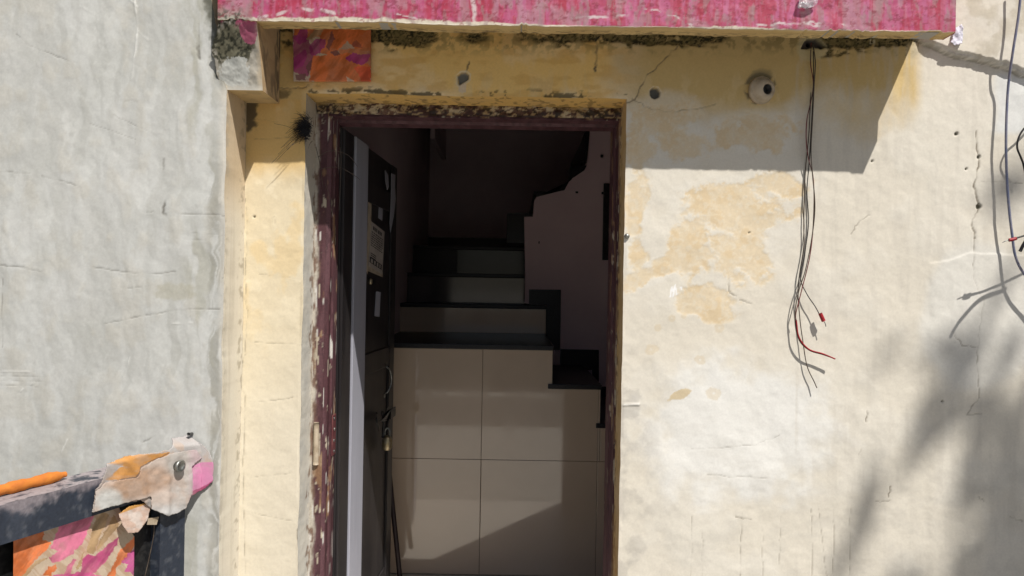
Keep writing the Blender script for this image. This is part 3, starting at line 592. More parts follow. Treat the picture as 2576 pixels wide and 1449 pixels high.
def ls(px, py, o=0): q = lpx(px, py, o); return (q - HP).dot(ld), q.z
s0 = ls(886, 900, .012)[0]; s1 = ls(917, 900, .012)[0]
lbox('edge_board', .004, s0 - .012, zd0, zd1 - .004, 0, .010, 'black_door')
lbox('pale_strip', s0, s1, zd0, zd1 - .003, 0, .014, 'strip')
lbox('closing_stile', LW - .09, LW - .002, zd0, zd1 - .004, 0, .009, 'black_door')
for a, b_ in ((.10, .14), (.98, 1.06), (1.62, 1.70)): lbox('rail', s1 + .004, LW - .092, zd0 + a, zd0 + b_, 0, .007, 'black_door')
def lsheet(name, pts, o, mat='strip', t=.0012, parent=door):
    return prism(name, [lpx(px, py, o) for px, py in pts], ln*t, mat, parent)
lsheet('peeling_sheet', [(984, 436), (994, 440), (993, 470), (995, 500), (990, 545), (982, 585), (980, 560), (983, 500)], .010)
lsheet('peeling_sheet', [(968, 428), (976, 440), (978, 470), (974, 478), (969, 455)], .010)
lsheet('sticker', [(955, 488), (964, 492), (961, 555), (951, 548)], .002); lsheet('sticker', [(946, 733), (957, 735), (954, 797), (942, 795)], .002)
# notice sheet pinned on the door
nn = [(934, 557), (967, 583), (961, 690), (927, 668)]
def nuv(u, v): # u across, v down
    a = Vector((*nn[0], 0)).lerp(Vector((*nn[1], 0)), u); c = Vector((*nn[3], 0)).lerp(Vector((*nn[2], 0)), u); q = a.lerp(c, v); return q.x, q.y
notice = empty('notice', lpx(945, 690, .002), 'printed paper notice pinned on the black door', 'notice')
prism('sheet', [lpx(*nuv(u, v), .003) for u, v in ((0, 0), (1, 0), (1, 1), (0, 1))], ln*.001, mat2('aged_paper', (.42, .37, .33), (.5, .45, .4), 12, .85), notice)
prism('backing_strip', [lpx(*q, .0015) for q in ((922, 665), (962, 684), (962, 697), (921, 680))], ln*.001, 'cream_plastic', notice)
prism('backing_strip', [lpx(*q, .0012) for q in ((926, 506), (934, 508), (933, 560), (924, 690), (921, 680))], ln*.0012, 'cream_plastic', notice)
M['ink'] = mat2('printing_ink', (.02, .02, .022), (.04, .04, .04), 50, .8)
def ink(u0, v0, u1, v1): prism('print', [lpx(*nuv(u, v), .0042) for u, v in ((u0, v0), (u1, v0), (u1, v1), (u0, v1))], ln*.0003, 'ink', notice)
for u0, w in ((.16, .09), (.27, .05), (.34, .06), (.42, .07), (.55, .1), (.67, .06), (.75, .07)): ink(u0, .07, u0 + w*.85, .15)
for k in range(7):
    u = .08
    while u < .9:
        w = random.uniform(.07, .2); ink(u, .20 + k*.05, min(u + w, .93), .222 + k*.05); u += w + .04
for k in range(3): ink(.1, .68 + k*.045, .5, .70 + k*.045)
for u0 in (.06, .3, .5, .7, .86): ink(u0, .80, u0 + .08, .90)
ink(.05, .79, .95, .806); ink(.05, .895, .95, .91)
# little brass keyhole cover, padlock, hasp, wire handle
kh = lpx(932, 708, .004)
lathe('keyhole_cover', [(.012, -.002), (.012, .003), (.009, .006), (.002, .007)], kh, ln, 'brass', door, 16)
tube('wire_handle', [lpx(971, 915, .012), lpx(972, 922, .03), lpx(981, 932, .04), lpx(985, 958, .045), lpx(977, 984, .035), lpx(968, 990, .02), lpx(967, 1000, .010)], .003, 'metal', door, 8, 6)
lbox('hasp', LW - .075, LW + .02, lpx(965, 1050).z - .02, lpx(965, 1050).z + .02, .008, .016, 'dark_plastic')
tube('staple', [lpx(948, 1040, .008), lpx(947, 1055, .03), lpx(952, 1072, .03), lpx(953, 1080, .008)], .0035, 'dark_plastic', door, 8, 6)
tube('bolt', [lpx(962, 1035, .02), lpx(966, 1065, .024), lpx(963, 1100, .02)], .006, 'dark_plastic', door, 8, 4)
pc = lpx(974, 1112, .035); lock = empty('padlock', pc, 'small tarnished metal padlock hanging open from the door hasp', 'padlock')
lathe('body', [(.004, .027), (.013, .026), (.018, .014), (.021, -.004), (.020, -.022), (.014, -.032), (.004, -.034)], pc, (0.05, 0, 1), 'brass', lock, 20)
tube('shackle', [pc + Vector((-.009, 0, .022)), pc + Vector((-.010, 0, .045)), pc + Vector((0, 0, .056)), pc + Vector((.010, 0, .045)), pc + Vector((.009, 0, .024))], .0032, 'metal', lock, 8, 6)
rg = raw('rag', *(lambda P: (P, [(0, 1, 4), (1, 2, 4), (2, 3, 4), (3, 0, 4), (1, 5, 2), (2, 6, 3)]))([lpx(955, 1062, .03), lpx(966, 1043, .04), lpx(985, 1028, .05), lpx(974, 1058, .035), lpx(968, 1050, .055), lpx(978, 1022, .05), lpx(975, 1068, .045)]), 'dark_plastic')
tag(rg, 'scrap of dark cloth knotted round the door hasp', 'rag')
# rod leaning by the door
rd0 = at(1006, 1452, 1.02); rd1 = at(972, 1118, 1.06)
tag(tube('rod', [rd0, rd0.lerp(rd1, .33), rd0.lerp(rd1, .66), rd1], .011, 'rod', None, 10, 5), 'dark brown rod leaning upright beside the open door', 'rod')

# ================================================================== stairwell
YT, YS, YB = 1.2, 2.05, 3.4
XW = -.64; XR = 1.35
tag(box('floor', XW, XR, .0, YB + .1, Z_FLOOR - .06, Z_FLOOR, 'floor', None, 0), kind='structure')
tag(box('doorstep', xo0 + .004, xo1 - .004, -.28, -.002, .004, Z_FLOOR - .01, 'concrete'), 'plain concrete doorstep in front of the threshold', 'step')
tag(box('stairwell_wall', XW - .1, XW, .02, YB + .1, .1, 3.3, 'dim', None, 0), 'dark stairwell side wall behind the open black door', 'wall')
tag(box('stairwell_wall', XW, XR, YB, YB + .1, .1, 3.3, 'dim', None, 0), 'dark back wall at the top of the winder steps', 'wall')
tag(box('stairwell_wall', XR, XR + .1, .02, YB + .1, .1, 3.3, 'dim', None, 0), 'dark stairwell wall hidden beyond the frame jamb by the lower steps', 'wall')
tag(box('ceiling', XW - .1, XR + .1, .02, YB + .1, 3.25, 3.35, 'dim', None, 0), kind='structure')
st = empty('staircase', (.2, YT, Z_FLOOR), 'beige tiled staircase with black granite treads turning upward', 'staircase')
zB = at(1190, 866, YT).z; zA = at(1450, 967, YT).z; rise = zB - zA
xA = at(1390, 920, YT).x; xC = at(1511, 1000, YT).x; xs_ = at(1213, 1000, YT).x; zs_ = at(1213, 1156, YT).z; xs2 = at(1501, 1250, YT).x
TH = .022
prism('core', [(XW, YT + .012, Z_FLOOR), (xC + .24, YT + .012, Z_FLOOR), (xC + .24, YT + .012, zA - rise - TH), (xC - .003, YT + .012, zA - rise - TH), (xC - .003, YT + .012, zA - TH), (xA - .003, YT + .012, zA - TH), (xA - .003, YT + .012, zB - TH), (XW, YT + .012, zB - TH)], (0, YS - YT - .014, 0), 'grout', st)
def tile(x0, x1, z0, z1, y=YT, nm='tile'): return box(nm, x0 + .0011, x1 - .0011, y, y + .01, z0 + .0011, z1 - .0011, 'tile', st, .0012)
tile(XW, xs_, zs_, zB - TH); tile(XW, xs_, Z_FLOOR + .004, zs_); 
prism('tile', [(xs_ + .001, YT, zs_ + .001), (xs2 - .001, YT, zs_ + .001), (xs2 - .001, YT, zA - TH - .001), (xA - .001, YT, zA - TH - .001), (xA - .001, YT, zB - TH - .001), (xs_ + .001, YT, zB - TH - .001)], (0, .01, 0), 'tile', st)
tile(xs_, xs2, Z_FLOOR + .004, zs_); tile(xs2, xC, zs_, zA - TH); tile(xs2, xC + .24, Z_FLOOR + .004, zs_ if zs_ < zA - rise - TH else zA - rise - TH)
if zA - rise - TH > zs_ + .01: tile(xC, xC + .24, zs_, zA - rise - TH)
def tread(x0, x1, y0, y1, z): return box('tread', x0, x1, y0, y1, z - TH, z, 'granite', st, .003)
tread(XW, xA + .004, YT - .008, YS - .002, zB); tread(xA - .02, xC + .004, YT - .008, YS - .002, zA); tread(xC - .02, xC + .245, YT - .008, YS - .002, zA - rise)
box('riser', xA - .008, xA + .002, YT + .002, YS - .004, zA, zB - TH, 'granite', st, .001); box('riser', xC - .008, xC + .002, YT + .002, YS - .004, zA - rise, zA - TH, 'granite', st, .001)
# winders
x1 = at(1373, 800, YS).x; z1 = zB + .165; y2 = 2.32; x2 = at(1330, 730, y2).x; z2 = z1 + .18; y3 = 2.55; x3 = at(1320, 650, y3).x; z3 = z2 + .18
xm = (XW + x1)/2
box('winder_core', XW, x1 - .004, YS + .012, y2 + .05, Z_FLOOR, z1 - TH, 'grout', st, 0); box('winder_core', XW, x2 - .004, y2 + .012, y3 + .05, Z_FLOOR, z2 - TH, 'grout', st, 0); box('winder_core', XW, XR, y3 + .012, YB, Z_FLOOR, z3 - TH, 'grout', st, 0)
def riser(x0, x1_, y, z0, z1_, mt='tile'): return box('riser', x0, x1_, y, y + .01, z0 + .001, z1_ - .001, mt, st, .001)
riser(XW, x1, YS, zB, z1 - TH); tread(XW, x1 + .004, YS - .012, y2, z1)
xq = at(1020, 730, y2).x
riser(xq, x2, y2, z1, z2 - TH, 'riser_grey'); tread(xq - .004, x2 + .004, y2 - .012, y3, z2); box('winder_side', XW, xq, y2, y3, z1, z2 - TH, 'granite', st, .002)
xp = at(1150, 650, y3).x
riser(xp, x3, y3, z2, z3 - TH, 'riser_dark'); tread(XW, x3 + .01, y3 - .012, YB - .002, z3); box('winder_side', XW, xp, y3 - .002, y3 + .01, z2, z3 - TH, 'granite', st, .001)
box('skirting', XW, .4, YB - .012, YB - .001, z3, z3 + .11, 'granite', st, .002)
# spine wall carrying the upper flight, with stepped top
def sp(px, py): q = at(px, py, YS); return q
top_ = [(1321, 690), (1319, 545), (1341, 545), (1344, 505), (1352, 492), (1378, 488), (1400, 482), (1420, 466), (1438, 452), (1446, 440), (1462, 432), (1474, 412), (1478, 380), (1470, 350), (1482, 322), (1500, 230), (1560, 190), (1640, 100), (1720, 60), (1720, 0)]
pts = [sp(*p) for p in top_]; zbot = zA - rise - .3
lo = [Vector((XR, YS, pts[-1].z)), Vector((XR, YS, Z_FLOOR)), Vector((x1 + .006, YS, Z_FLOOR)), Vector((x1 + .006, YS, z1 - .01)), Vector((pts[0].x, YS, z1 + .01))]
spine = prism('spine_wall', [Vector((p.x, YS + .002, p.z)) for p in pts + lo], (0, .09, 0), 'mauve')
tag(spine, 'mauve painted spine wall rising beside the dark stair treads', 'wall')
# stepped granite skirting on the spine wall
def skirt(pp, nm='skirting'): prism(nm, [Vector((q.x, YS - .010, q.z)) for q in [at(a, b_, YS) for a, b_ in pp]], (0, .0115, 0), 'granite', st)
skirt([(1331, 728), (1411, 729), (1409, 868), (1409, 880), (1374, 880), (1374, 768), (1331, 767)]); skirt([(1409.5, 878), (1506, 880), (1506, 985), (1490, 985), (1490, 930), (1409.5, 930)])
skirt([(1507, 972), (1550, 973), (1550, 1062), (1507, 1061)])
# upper flight going up behind the spine wall
ux = [(1276, 540, 1321), (1342, 487, 1440), (1434, 440, 1478), (1474, 330, 1560), (1540, 240, 1640), (1620, 150, 1720)]
for k, (a, zy, b_) in enumerate(ux):
    p0 = at(a, zy, YS + .2); p1 = at(b_, zy, YS + .2)
    box('upper_step', p0.x, XR, YS + .1, YB - .004, z3 + .003 if k == 0 else p0.z - .14, p0.z, 'granite', st, .003)
for pp in ([(1342, 486), (1420, 478), (1432, 456), (1400, 482), (1352, 494)], [(1434, 420), (1476, 416), (1470, 428), (1446, 444), (1434, 450)], [(1470, 335), (1484, 322), (1480, 372), (1476, 410), (1472, 400)]):
    prism('nosing', [at(a, b_, YS - .02) for a, b_ in pp], (0, .15, 0), 'granite', st)
# shallow pockets and a dark niche strip on the spine wall
for a, b_, w, h in ((1514, 393, 7, 7), (1451, 484, 7, 5), (1516, 486, 6, 6), (1356, 610, 3, 6)):
    p = at(a, b_, YS); box('plug', p.x - w*.0011, p.x + w*.0011, YS - .006, YS + .0015, p.z - h*.0011, p.z + h*.0011, 'dark_plastic', spine, .001)
p0 = at(1518, 462, YS); p1 = at(1545, 655, YS); box('niche_board', p0.x, p1.x + .1, YS - .014, YS + .0015, p1.z, p0.z, 'dark_plastic', spine, .003)
p0 = at(1005, 640, 2.5); p1 = at(1016, 688, 2.5)
tag(box('post_stub', p0.x, p1.x, 2.0, 2.03, z1 + .002, z1 + .20, 'brown_metal'), 'short brown upright batten standing on the winder tread', 'batten')
p0 = at(1083, 322, 2.6); tag(box('beam_end', p0.x, p0.x + .03, 2.6, YB - .002, p0.z - .07, 3.25, 'dim', None, .003), 'short dark beam end up in the stairwell corner', 'beam')

# ================================================================== floral board under the canopy
OR, MG, CRM, TN, PK, BN = (.62, .15, .035), (.34, .035, .17), (.55, .44, .33), (.38, .25, .13), (.55, .13, .24), (.16, .06, .06)
def petals(sh, X, Y):
    p = Paint(X.shape, CRM)
    w = 4*(fbm(X/8, Y/8, 601) - .5)*2; v = 4*(fbm(X/8 + 50, Y/8, 603) - .5)*2; g = fbm(X/30, Y/30, 605); bs = fbm((X + .7*Y)/16, (.7*X - Y)/60, 609)
    p.mix(ss(.45, .65, fbm((X - Y)/12, (X + Y)/70, 613))*.6, (.42, .27, .17)); p.mix(ss(.55, .7, g)*.4, (.56, .30, .22))
    for poly, c in sh:
        m = inpoly(X + w, Y + v, poly).astype(float); p.mix(m*(.85 + .5*(g - .5)), c); p.mix(m*ss(.5, .7, bs)*.55, np.array(c)*1.5 + .03); p.mix(m*ss(.5, .34, bs)*.5, np.array(c)*.55)
    p.mul(.92 + .16*fbm(X/40, Y/40, 607)); return p.c
def z1p(*a): return [(503.1 + x*.30381, y*.30379) for x, y in a]    # from an enlarged view of the board
sh1 = [(z1p((1000, 190), (1430, 190), (1430, 430), (1300, 420), (1200, 330), (1120, 480), (1000, 440)), OR), (z1p((1150, 420), (1425, 400), (1425, 560), (1180, 500)), (.50, .17, .07)), (z1p((775, 300), (900, 300), (960, 480), (900, 640), (775, 600)), (.30, .05, .13)), (z1p((775, 190), (1400, 190), (1400, 260), (1230, 350), (1150, 420), (1080, 400), (1090, 260), (1010, 310), (900, 320), (790, 300)), OR),
       (z1p((940, 470), (1120, 460), (1250, 440), (1420, 560), (1425, 690), (910, 680), (930, 560)), OR), (z1p((1280, 560), (1420, 560), (1425, 690), (1340, 680)), (.66, .10, .04)),
       (z1p((800, 320), (860, 210), (900, 260), (890, 350), (830, 380), (780, 330)), MG), (z1p((910, 400), (960, 330), (1050, 330), (1040, 400), (960, 470), (920, 470)), MG),
       (z1p((1210, 490), (1270, 440), (1330, 460), (1420, 455), (1400, 510), (1340, 550), (1270, 530)), MG), (z1p((775, 480), (880, 420), (900, 480), (850, 560), (790, 590)), MG),
       (z1p((880, 330), (980, 240), (1060, 215), (1000, 300), (900, 340)), TN), (z1p((1050, 390), (1100, 260), (1125, 330), (1070, 430)), BN), (z1p((1080, 440), (1140, 420), (1165, 460), (1120, 475)), BN), (z1p((880, 560), (940, 480), (930, 580), (900, 620)), BN), (z1p((790, 630), (880, 610), (880, 670), (810, 670)), BN), (z1p((1260, 370), (1300, 330), (1350, 400), (1260, 400)), (.35, .09, .05)),
       (z1p((1220, 640), (1300, 690), (1225, 690)), CRM)]
Yp = -.010
fp = sheet('floral_board', [(738, 40), (930, 40), (934, 70), (935, 207), (739, 206)], planept((0, Yp, 0), (0, -1, 0), lambda X, Y: .003*(fbm(X/60, Y/60, 611) - .5)), 1.5, lambda X, Y: petals(sh1, X, Y), 'print')
fp.modifiers[0].thickness = .008; tag(fp, 'orange and purple floral printed board fixed to the ochre wall under the canopy', 'printed board')

# ================================================================== gate with floral sheet, bottom corner by the side wall
G0 = Vector((-1.073, 1.55 - CAMD, 0)); G1 = Vector((-.90, 2.0 - CAMD, 0)); gd = (G1 - G0).normalized(); gn = Vector((gd.y, -gd.x, 0))
def gp(px, py, o=0): return onplane(px, py, G0 + gn*o, gn)
def z2(*a): return [(x*.2838, 1037.7 + y*.2838) for x, y in a]
def gs(px, py, o=0): return (gp(px, py, o) - G0).dot(gd)
zr0 = gp(120, 1333, .02).z; zr1 = zr0 + .083
gate = empty('gate', (G1.x, G1.y, 0), 'dark blue steel gate swung open beside the greyish wall', 'gate')
def gl(s, z, o): return G0 + gd*s + gn*o + Vector((0, 0, z))
def steelcol(sd, top=False):
    def f(s, t):
        q = fbm(s*14, t*14, sd); q2 = fbm(s*60, t*60, sd + 2); p = Paint(s.shape, (.026, .034, .052)); p.mix(ss(.42, .6, q)*.7, (.045, .055, .078)); p.mix(ss(.58, .68, q2)*.5, (.10, .11, .13))
        if top: p.mix(ss(.36, .50, .5*q + .5*q2), (.33, .29, .30))
        else: p.mix(ss(.052, .078, t + .05*(q2 - .5) + .03*(q - .5))*(t < .09)*.9, (.26, .23, .25))
        return p.c
    return f
sL, sR = -.32, gs(470, 1200, .02)
gface('top_rail', gl(sL, zr0, .022), gd*(sR - sL), (0, 0, .083), .004, steelcol(621), 'steel', gate, lambda s, t: .0016*(fbm(s*40, t*40, 623) - .5))
gface('top_rail', gl(sL, zr1, .022), gd*(sR - sL), -gn*.085, .004, steelcol(625, True), 'steel', gate)
gface('top_rail', gl(sL, zr0, -.063), gd*(sR - sL), gn*.085, .006, steelcol(627), 'steel', gate); gface('top_rail', gl(sR, zr0, -.063), gn*.085, (0, 0, .083), .006, steelcol(629), 'steel', gate)
def gpost(s0, s1, o0, o1, ztop, sd):
    for nm, P, U, V in (('post', gl(s0, .03, o1), gd*(s1 - s0), (0, 0, ztop - .03)), ('post', gl(s1, .03, o1), -gn*(o1 - o0), (0, 0, ztop - .03)), ('post', gl(s0, .03, o0), gn*(o1 - o0), (0, 0, ztop - .03))):
        gface(nm, P, U, V, .006, steelcol(sd), 'steel', gate)
ps0 = gs(402, 1380, .02); ps1 = gs(464, 1380, .02); gpost(ps0, ps1, -.03, .02, zr0 + .002, 631)
weld('post', gate).name = 'latch_post'; gpost(sL - .06, sL, -.03, .02, zr1, 633); weld('post', gate).name = 'hinge_post'; weld('top_rail', gate)
prism('recess_plate', [gl(gs(330, 1400, -.012), .05, -.014), gl(ps0 - .001, .05, -.014), gl(ps0 - .001, zr0 - .001, -.014), gl(gs(330, 1400, -.012), zr0 - .001, -.014)], gn*.003, 'dark_plastic', gate)  # near-black plate puts the shadow of the recess beside the post into colour
prism('bottom_rail', [gl(sL, .08, -.02), gl(ps1, .08, -.02), gl(ps1, .14, -.02), gl(sL, .14, -.02)], gn*.04, 'dark_plastic', gate)
prism('back_sheet', [gl(sL, .08, -.03), gl(ps0, .08, -.03), gl(ps0, zr0, -.03), gl(sL, zr0, -.03)], gn*.002, 'dark_plastic', gate)
tube('tie_wire', [gp(388, 1318, .014), gp(386, 1350, .004), gp(376, 1400, -.002), gp(362, 1460, -.006)], .0012, 'rubber_brown', gate, 6, 6)
bo = gp(450, 1172, .046)
lathe('bolt', [(.001, -.03), (.012, -.03), (.012, .002), (.016, .002), (.0165, .007), (.011, .010), (.009, .006), (.002, .005)], bo, gn, 'metal', gate, 20)
# floral sheet in the gate
sh2 = [(z2((100, 1100), (385, 1040), (370, 1130), (450, 1145), (395, 1230), (300, 1310), (180, 1470), (100, 1480)), OR), (z2((510, 1000), (845, 880), (800, 1000), (740, 1150), (640, 1250), (520, 1320), (450, 1330), (430, 1280), (520, 1230), (440, 1200), (490, 1100)), PK),
       (z2((840, 950), (900, 880), (960, 900), (880, 1100), (830, 1250), (760, 1240), (800, 1100)), TN), (z2((1000, 900), (1050, 990), (940, 1140), (850, 1230), (870, 1150), (950, 1000)), TN), (z2((430, 1280), (330, 1300), (240, 1380), (180, 1470), (230, 1449), (300, 1360)), TN), (z2((745, 1230), (670, 1370), (680, 1400), (720, 1350)), TN),
       (z2((560, 1449), (590, 1370), (650, 1290), (670, 1300), (640, 1390), (600, 1449)), PK), (z2((600, 1449), (720, 1400), (730, 1300), (780, 1250), (840, 1270), (950, 1170), (1050, 1100), (1040, 1170), (960, 1290), (880, 1380), (850, 1410), (700, 1470)), (.48, .06, .20)),
       (z2((1190, 1090), (1190, 1180), (1110, 1300), (1030, 1380), (1010, 1480), (940, 1480), (1010, 1330), (1040, 1260), (1090, 1200)), OR), (z2((370, 1449), (430, 1370), (490, 1340), (505, 1380), (440, 1449)), OR), (z2((1190, 1200), (1100, 1290), (1080, 1330), (1130, 1340), (1100, 1420), (1150, 1410), (1190, 1460)), (.42, .05, .22)), (z2((450, 1449), (470, 1435), (800, 1420), (900, 1449), (900, 1480), (450, 1480)), (.55, .08, .24)),
       (z2((100, 1500), (1190, 1500), (1190, 1700), (100, 1800)), OR), (z2((300, 1560), (600, 1500), (700, 1650), (400, 1750)), PK)]
low = z2((115, 1120), (385, 1030), (845, 870), (1040, 800), (1100, 950), (1187, 1095), (1187, 1800), (115, 1900))
fs = sheet('floral_sheet', low, planept(G0 + gn*.000, gn, lambda X, Y: .006*(fbm(X/70, Y/70, 641) - .5)), 1.5, lambda X, Y: petals(sh2, X, Y), 'print')
tag(fs, 'pink and orange floral printed sheet fixed inside the dark gate', 'printed sheet')
# torn cloth wrapped over the end of the rail
wp = z2((820, 890), (850, 690), (900, 620), (930, 540), (960, 460), (1130, 390), (1490, 330), (1600, 240), (1740, 215), (1850, 290), (1912, 440), (1915, 610), (1800, 680), (1690, 740), (1640, 850), (1560, 890), (1470, 915), (1340, 855), (1250, 780), (1140, 800), (1000, 830))
tb = [(0, 0)]
def wrapd(X, Y):
    yt = np.interp(X, [220, 280, 425, 500, 545], [1195, 1172, 1128, 1122, 1150])     # upper front edge: the cloth bends back over the rail
    w = .006*(fbm(X/55, Y/55, 651, 3) - .5)*2 + .005*np.exp(-(pdist(X, Y, [(300, 1140), (350, 1200), (365, 1260)])/9)**2) + .004*np.exp(-(pdist(X, Y, [(400, 1130), (420, 1200), (415, 1290)])/8)**2) + .0008*(fbm(X/12, Y/12, 653) - .5)
    return w - .05*ss(0, 38, yt - Y) - .012*ss(515, 545, X)
def wrapc(X, Y):
    p = Paint(X.shape, (.46, .44, .43)); g = fbm(X/25, Y/25, 655); n3 = fbm(X/7, Y/7, 657); w = 4*(n3 - .5)
    p.mix(ss(.4, .6, g)*.7, (.50, .38, .30)); p.mix(ss(.05, .5, blob(X, Y, 350, 1220, 110, 50, -15)), (.46, .32, .235)); p.mix(ss(.1, .5, blob(X, Y, 470, 1170, 60, 45)), (.48, .42, .40)); p.mix(ss(1125, 1105, Y)*.6, (.36, .345, .34))
    p.mix(inpoly(X + w, Y + w, z2((960, 460), (1130, 390), (1500, 350), (1480, 390), (1400, 400), (1240, 480), (1190, 570), (1000, 600), (930, 600), (1090, 470)))*.9, (.55, .25, .05)); p.mix(inpoly(X + w, Y, z2((1690, 470), (1800, 440), (1920, 440), (1920, 620), (1690, 720)))*.85, (.62, .22, .42))
    p.mix(inpoly(X + w, Y, z2((1680, 700), (1920, 600), (1690, 760), (1640, 860), (1630, 820)))*.9, (.33, .06, .14)); p.mix(inpoly(X + w, Y + w, z2((780, 470), (1090, 450), (1000, 560), (850, 700), (820, 640)))*.6, (.30, .27, .26)); p.mix(ss(30, 0, Y - 1100 - .0*X)*.5, (.45, .43, .44))
    p.mix(ss(1.8, .8, pdist(X, Y, z2((1690, 420), (1695, 720))))*.4, (.75, .72, .72)); p.mix(ss(1.8, .8, pdist(X, Y, z2((1470, 640), (1475, 900))))*.4, (.75, .72, .72))
    p.mix(ss(1.6, .6, pdist(X, Y, wig(z2((1490, 360), (1400, 400), (1240, 480), (1190, 570), (1000, 610), (850, 690)), 1.2)))*.8, (.10, .08, .07)); p.mix(ss(.45, .7, fbm(X/40, Y/15, 659))*.3, (.42, .36, .32)); return p.c
def onwall(f):
    def g(X, Y):
        Q = f(X, Y); c = np.array([0, -CAMD, CAMZ]); lim = (CAMD + YL - .007)/(Q[..., 1] + CAMD); k = np.minimum(1, lim)[..., None]; return c + (Q - c)*k
    return g
wr = sheet('cloth_wrap', wp, onwall(planept(G0 + gn*.03, gn, wrapd)), 1.4, wrapc, 'print', None, 2.0); wr.modifiers[0].thickness = .002
tag(wr, 'torn pale cloth with orange and pink print wrapped over the gate rail end', 'cloth')
lay = z2((830, 890), (850, 700), (930, 620), (1190, 575), (1240, 485), (1400, 405), (1490, 360), (1740, 325), (1790, 400), (1700, 480), (1690, 720), (1640, 850), (1560, 890), (1470, 915), (1340, 855), (1330, 745), (1140, 800), (1000, 830))
def layc(X, Y):
    p = Paint(X.shape, (.50, .46, .43)); g = fbm(X/28, Y/28, 671); p.mix(ss(.05, .5, blob(X, Y, 350, 1215, 120, 50, -15)), (.46, .31, .22)); p.mix(ss(.4, .62, g)*.5, (.52, .40, .33)); p.mix(ss(.1, .5, blob(X, Y, 275, 1260, 45, 45)), (.52, .52, .50))
    p.mix(ss(.1, .6, blob(X, Y, 450, 1165, 60, 50)), (.50, .47, .44)); p.mix(ss(465, 485, X)*.5, (.52, .38, .44)); p.mix(ss(.45, .7, fbm(X/40, Y/15, 673))*.3, (.36, .30, .26)); p.mix(ss(1255, 1290, Y)*(X > 380)*.7, (.55, .56, .57)); return p.c
wl2 = sheet('cloth_layer', lay, onwall(planept(G0 + gn*.034, gn, lambda X, Y: wrapd(X, Y) + .004*fbm(X/30, Y/30, 675))), 1.4, layc, 'print', wr, 2.5, 9)
wing = z2((1040, 900), (1140, 830), (1330, 790), (1335, 850), (1300, 940), (1190, 1060), (1100, 1065), (1060, 1000))
def wingc(X, Y):
    p = Paint(X.shape, (.52, .38, .31)); p.mix(ss(.4, .6, fbm(X/20, Y/20, 661)), (.56, .48, .43)); p.mix(inpoly(X, Y, z2((1030, 850), (1140, 820), (1300, 760), (1330, 800), (1100, 880), (1040, 900))), (.52, .27, .08)); return p.c
wg = sheet('cloth_flap', wing, planept(G0 + gn*.026, gn, lambda X, Y: .012*ss(1270, 1340, Y) + .004*(fbm(X/15, Y/15, 663) - .5)), 1.4, wingc, 'print', wr, 1.0)
# orange rolled cloth lying on the rail top
V, Fc = tubegeo(crom([gl(sL, zr1 + .012, -.046), gl(-.05, zr1 + .012, -.046), gl(.05, zr1 + .013, -.044), gl(gs(165, 1174, -.046), zr1 + .012, -.046)], 14), lambda t: .0125*(1 + .10*math.sin(t*37) + .07*math.sin(t*91 + 1)) * (1 if t < .96 else .6), 14)
rc = raw('cloth_roll', V, Fc, mat2('orange_cloth', (.60, .20, .03), (.52, .16, .03), 45, .9, .4, .65, .8), None, smooth=True); tag(rc, 'rolled orange cloth lying along the gate rail', 'cloth roll')
tg = raw('paper_tag', *(lambda P: (P, [(0, 1, 2, 3), (4, 7, 6, 5), (0, 4, 5, 1), (1, 5, 6, 2), (2, 6, 7, 3), (3, 7, 4, 0)]))([gp(*q, o) for o in (.022, .018) for q in ((372, 1304), (400, 1300), (394, 1320), (369, 1320))]), 'cream_plastic'); tag(tg, 'small cream tag tucked under the cloth on the gate post', 'tag')
# little broken nail above the cloth, in the side wall
nl = at(482, 1092, YL); tag(tube('nail', [nl + Vector((0, .01, 0)), nl + Vector((.002, -.01, .002)), nl + Vector((.004, -.03, .006))], .0045, 'dark_plastic', None, 6, 3), 'short dark nail stub in the greyish wall above the gate', 'nail')

# ================================================================== lamp holder, wires, cable
lc = at(1915, 228, 0); la = Vector((.30, -1, -.12)).normalized()
lamp = empty('lamp_holder', lc, 'round cream lamp holder with an empty dark socket on the plaster wall', 'lamp holder')
lathe('base', [(.041, -.006), (.041, .003), (.038, .008), (.0365, .0085), (.035, .014), (.031, .022), (.026, .028), (.021, .031), (.0165, .032), (.0150, .030), (.0145, .010), (.002, .009)], lc + Vector((0, -.002, 0)), la, 'cream_plastic', lamp)
lathe('socket', [(.0143, .008), (.0143, .029), (.0125, .0295), (.0118, .014), (.0100, .014), (.0096, .026), (.0080, .026), (.0076, .012), (.001, .0115)], lc + Vector((0, -.002, 0)), la, 'dark_plastic', lamp)
def wp_(pts): return [at(px, py, -o) for px, py, o in pts]
W1 = wp_([(2041, 108, -.012), (2040, 122, .012), (2039, 160, .018), (2046, 210, .02), (2040, 255, .02), (2030, 300, .022), (2028, 350, .022), (2034, 400, .02), (2046, 450, .020), (2047, 540, .018), (2038, 640, .018), (2014, 740, .018), (2002, 790, .02), (2004, 810, .02)])
tag(tube('wire', W1, .0015, 'rubber_maroon', None, 6), 'dark maroon wire hanging from the broken hole with its end loose', 'wire', None)
W2 = wp_([(2044, 108, -.012), (2047, 122, .012), (2051, 160, .02), (2048, 215, .022), (2044, 300, .02), (2040, 380, .02), (2044, 440, .022), (2050, 520, .022), (2042, 600, .02), (2026, 680, .018), (2010, 730, .018), (2000, 790, .02), (2008, 850, .02), (2034, 880, .022), (2070, 892, .024), (2099, 902, .026)])
tag(tube('wire', W2, .0016, 'rubber_brown', None, 6), 'long brown wire in the hanging bundle, its tip curling outward', 'wire')
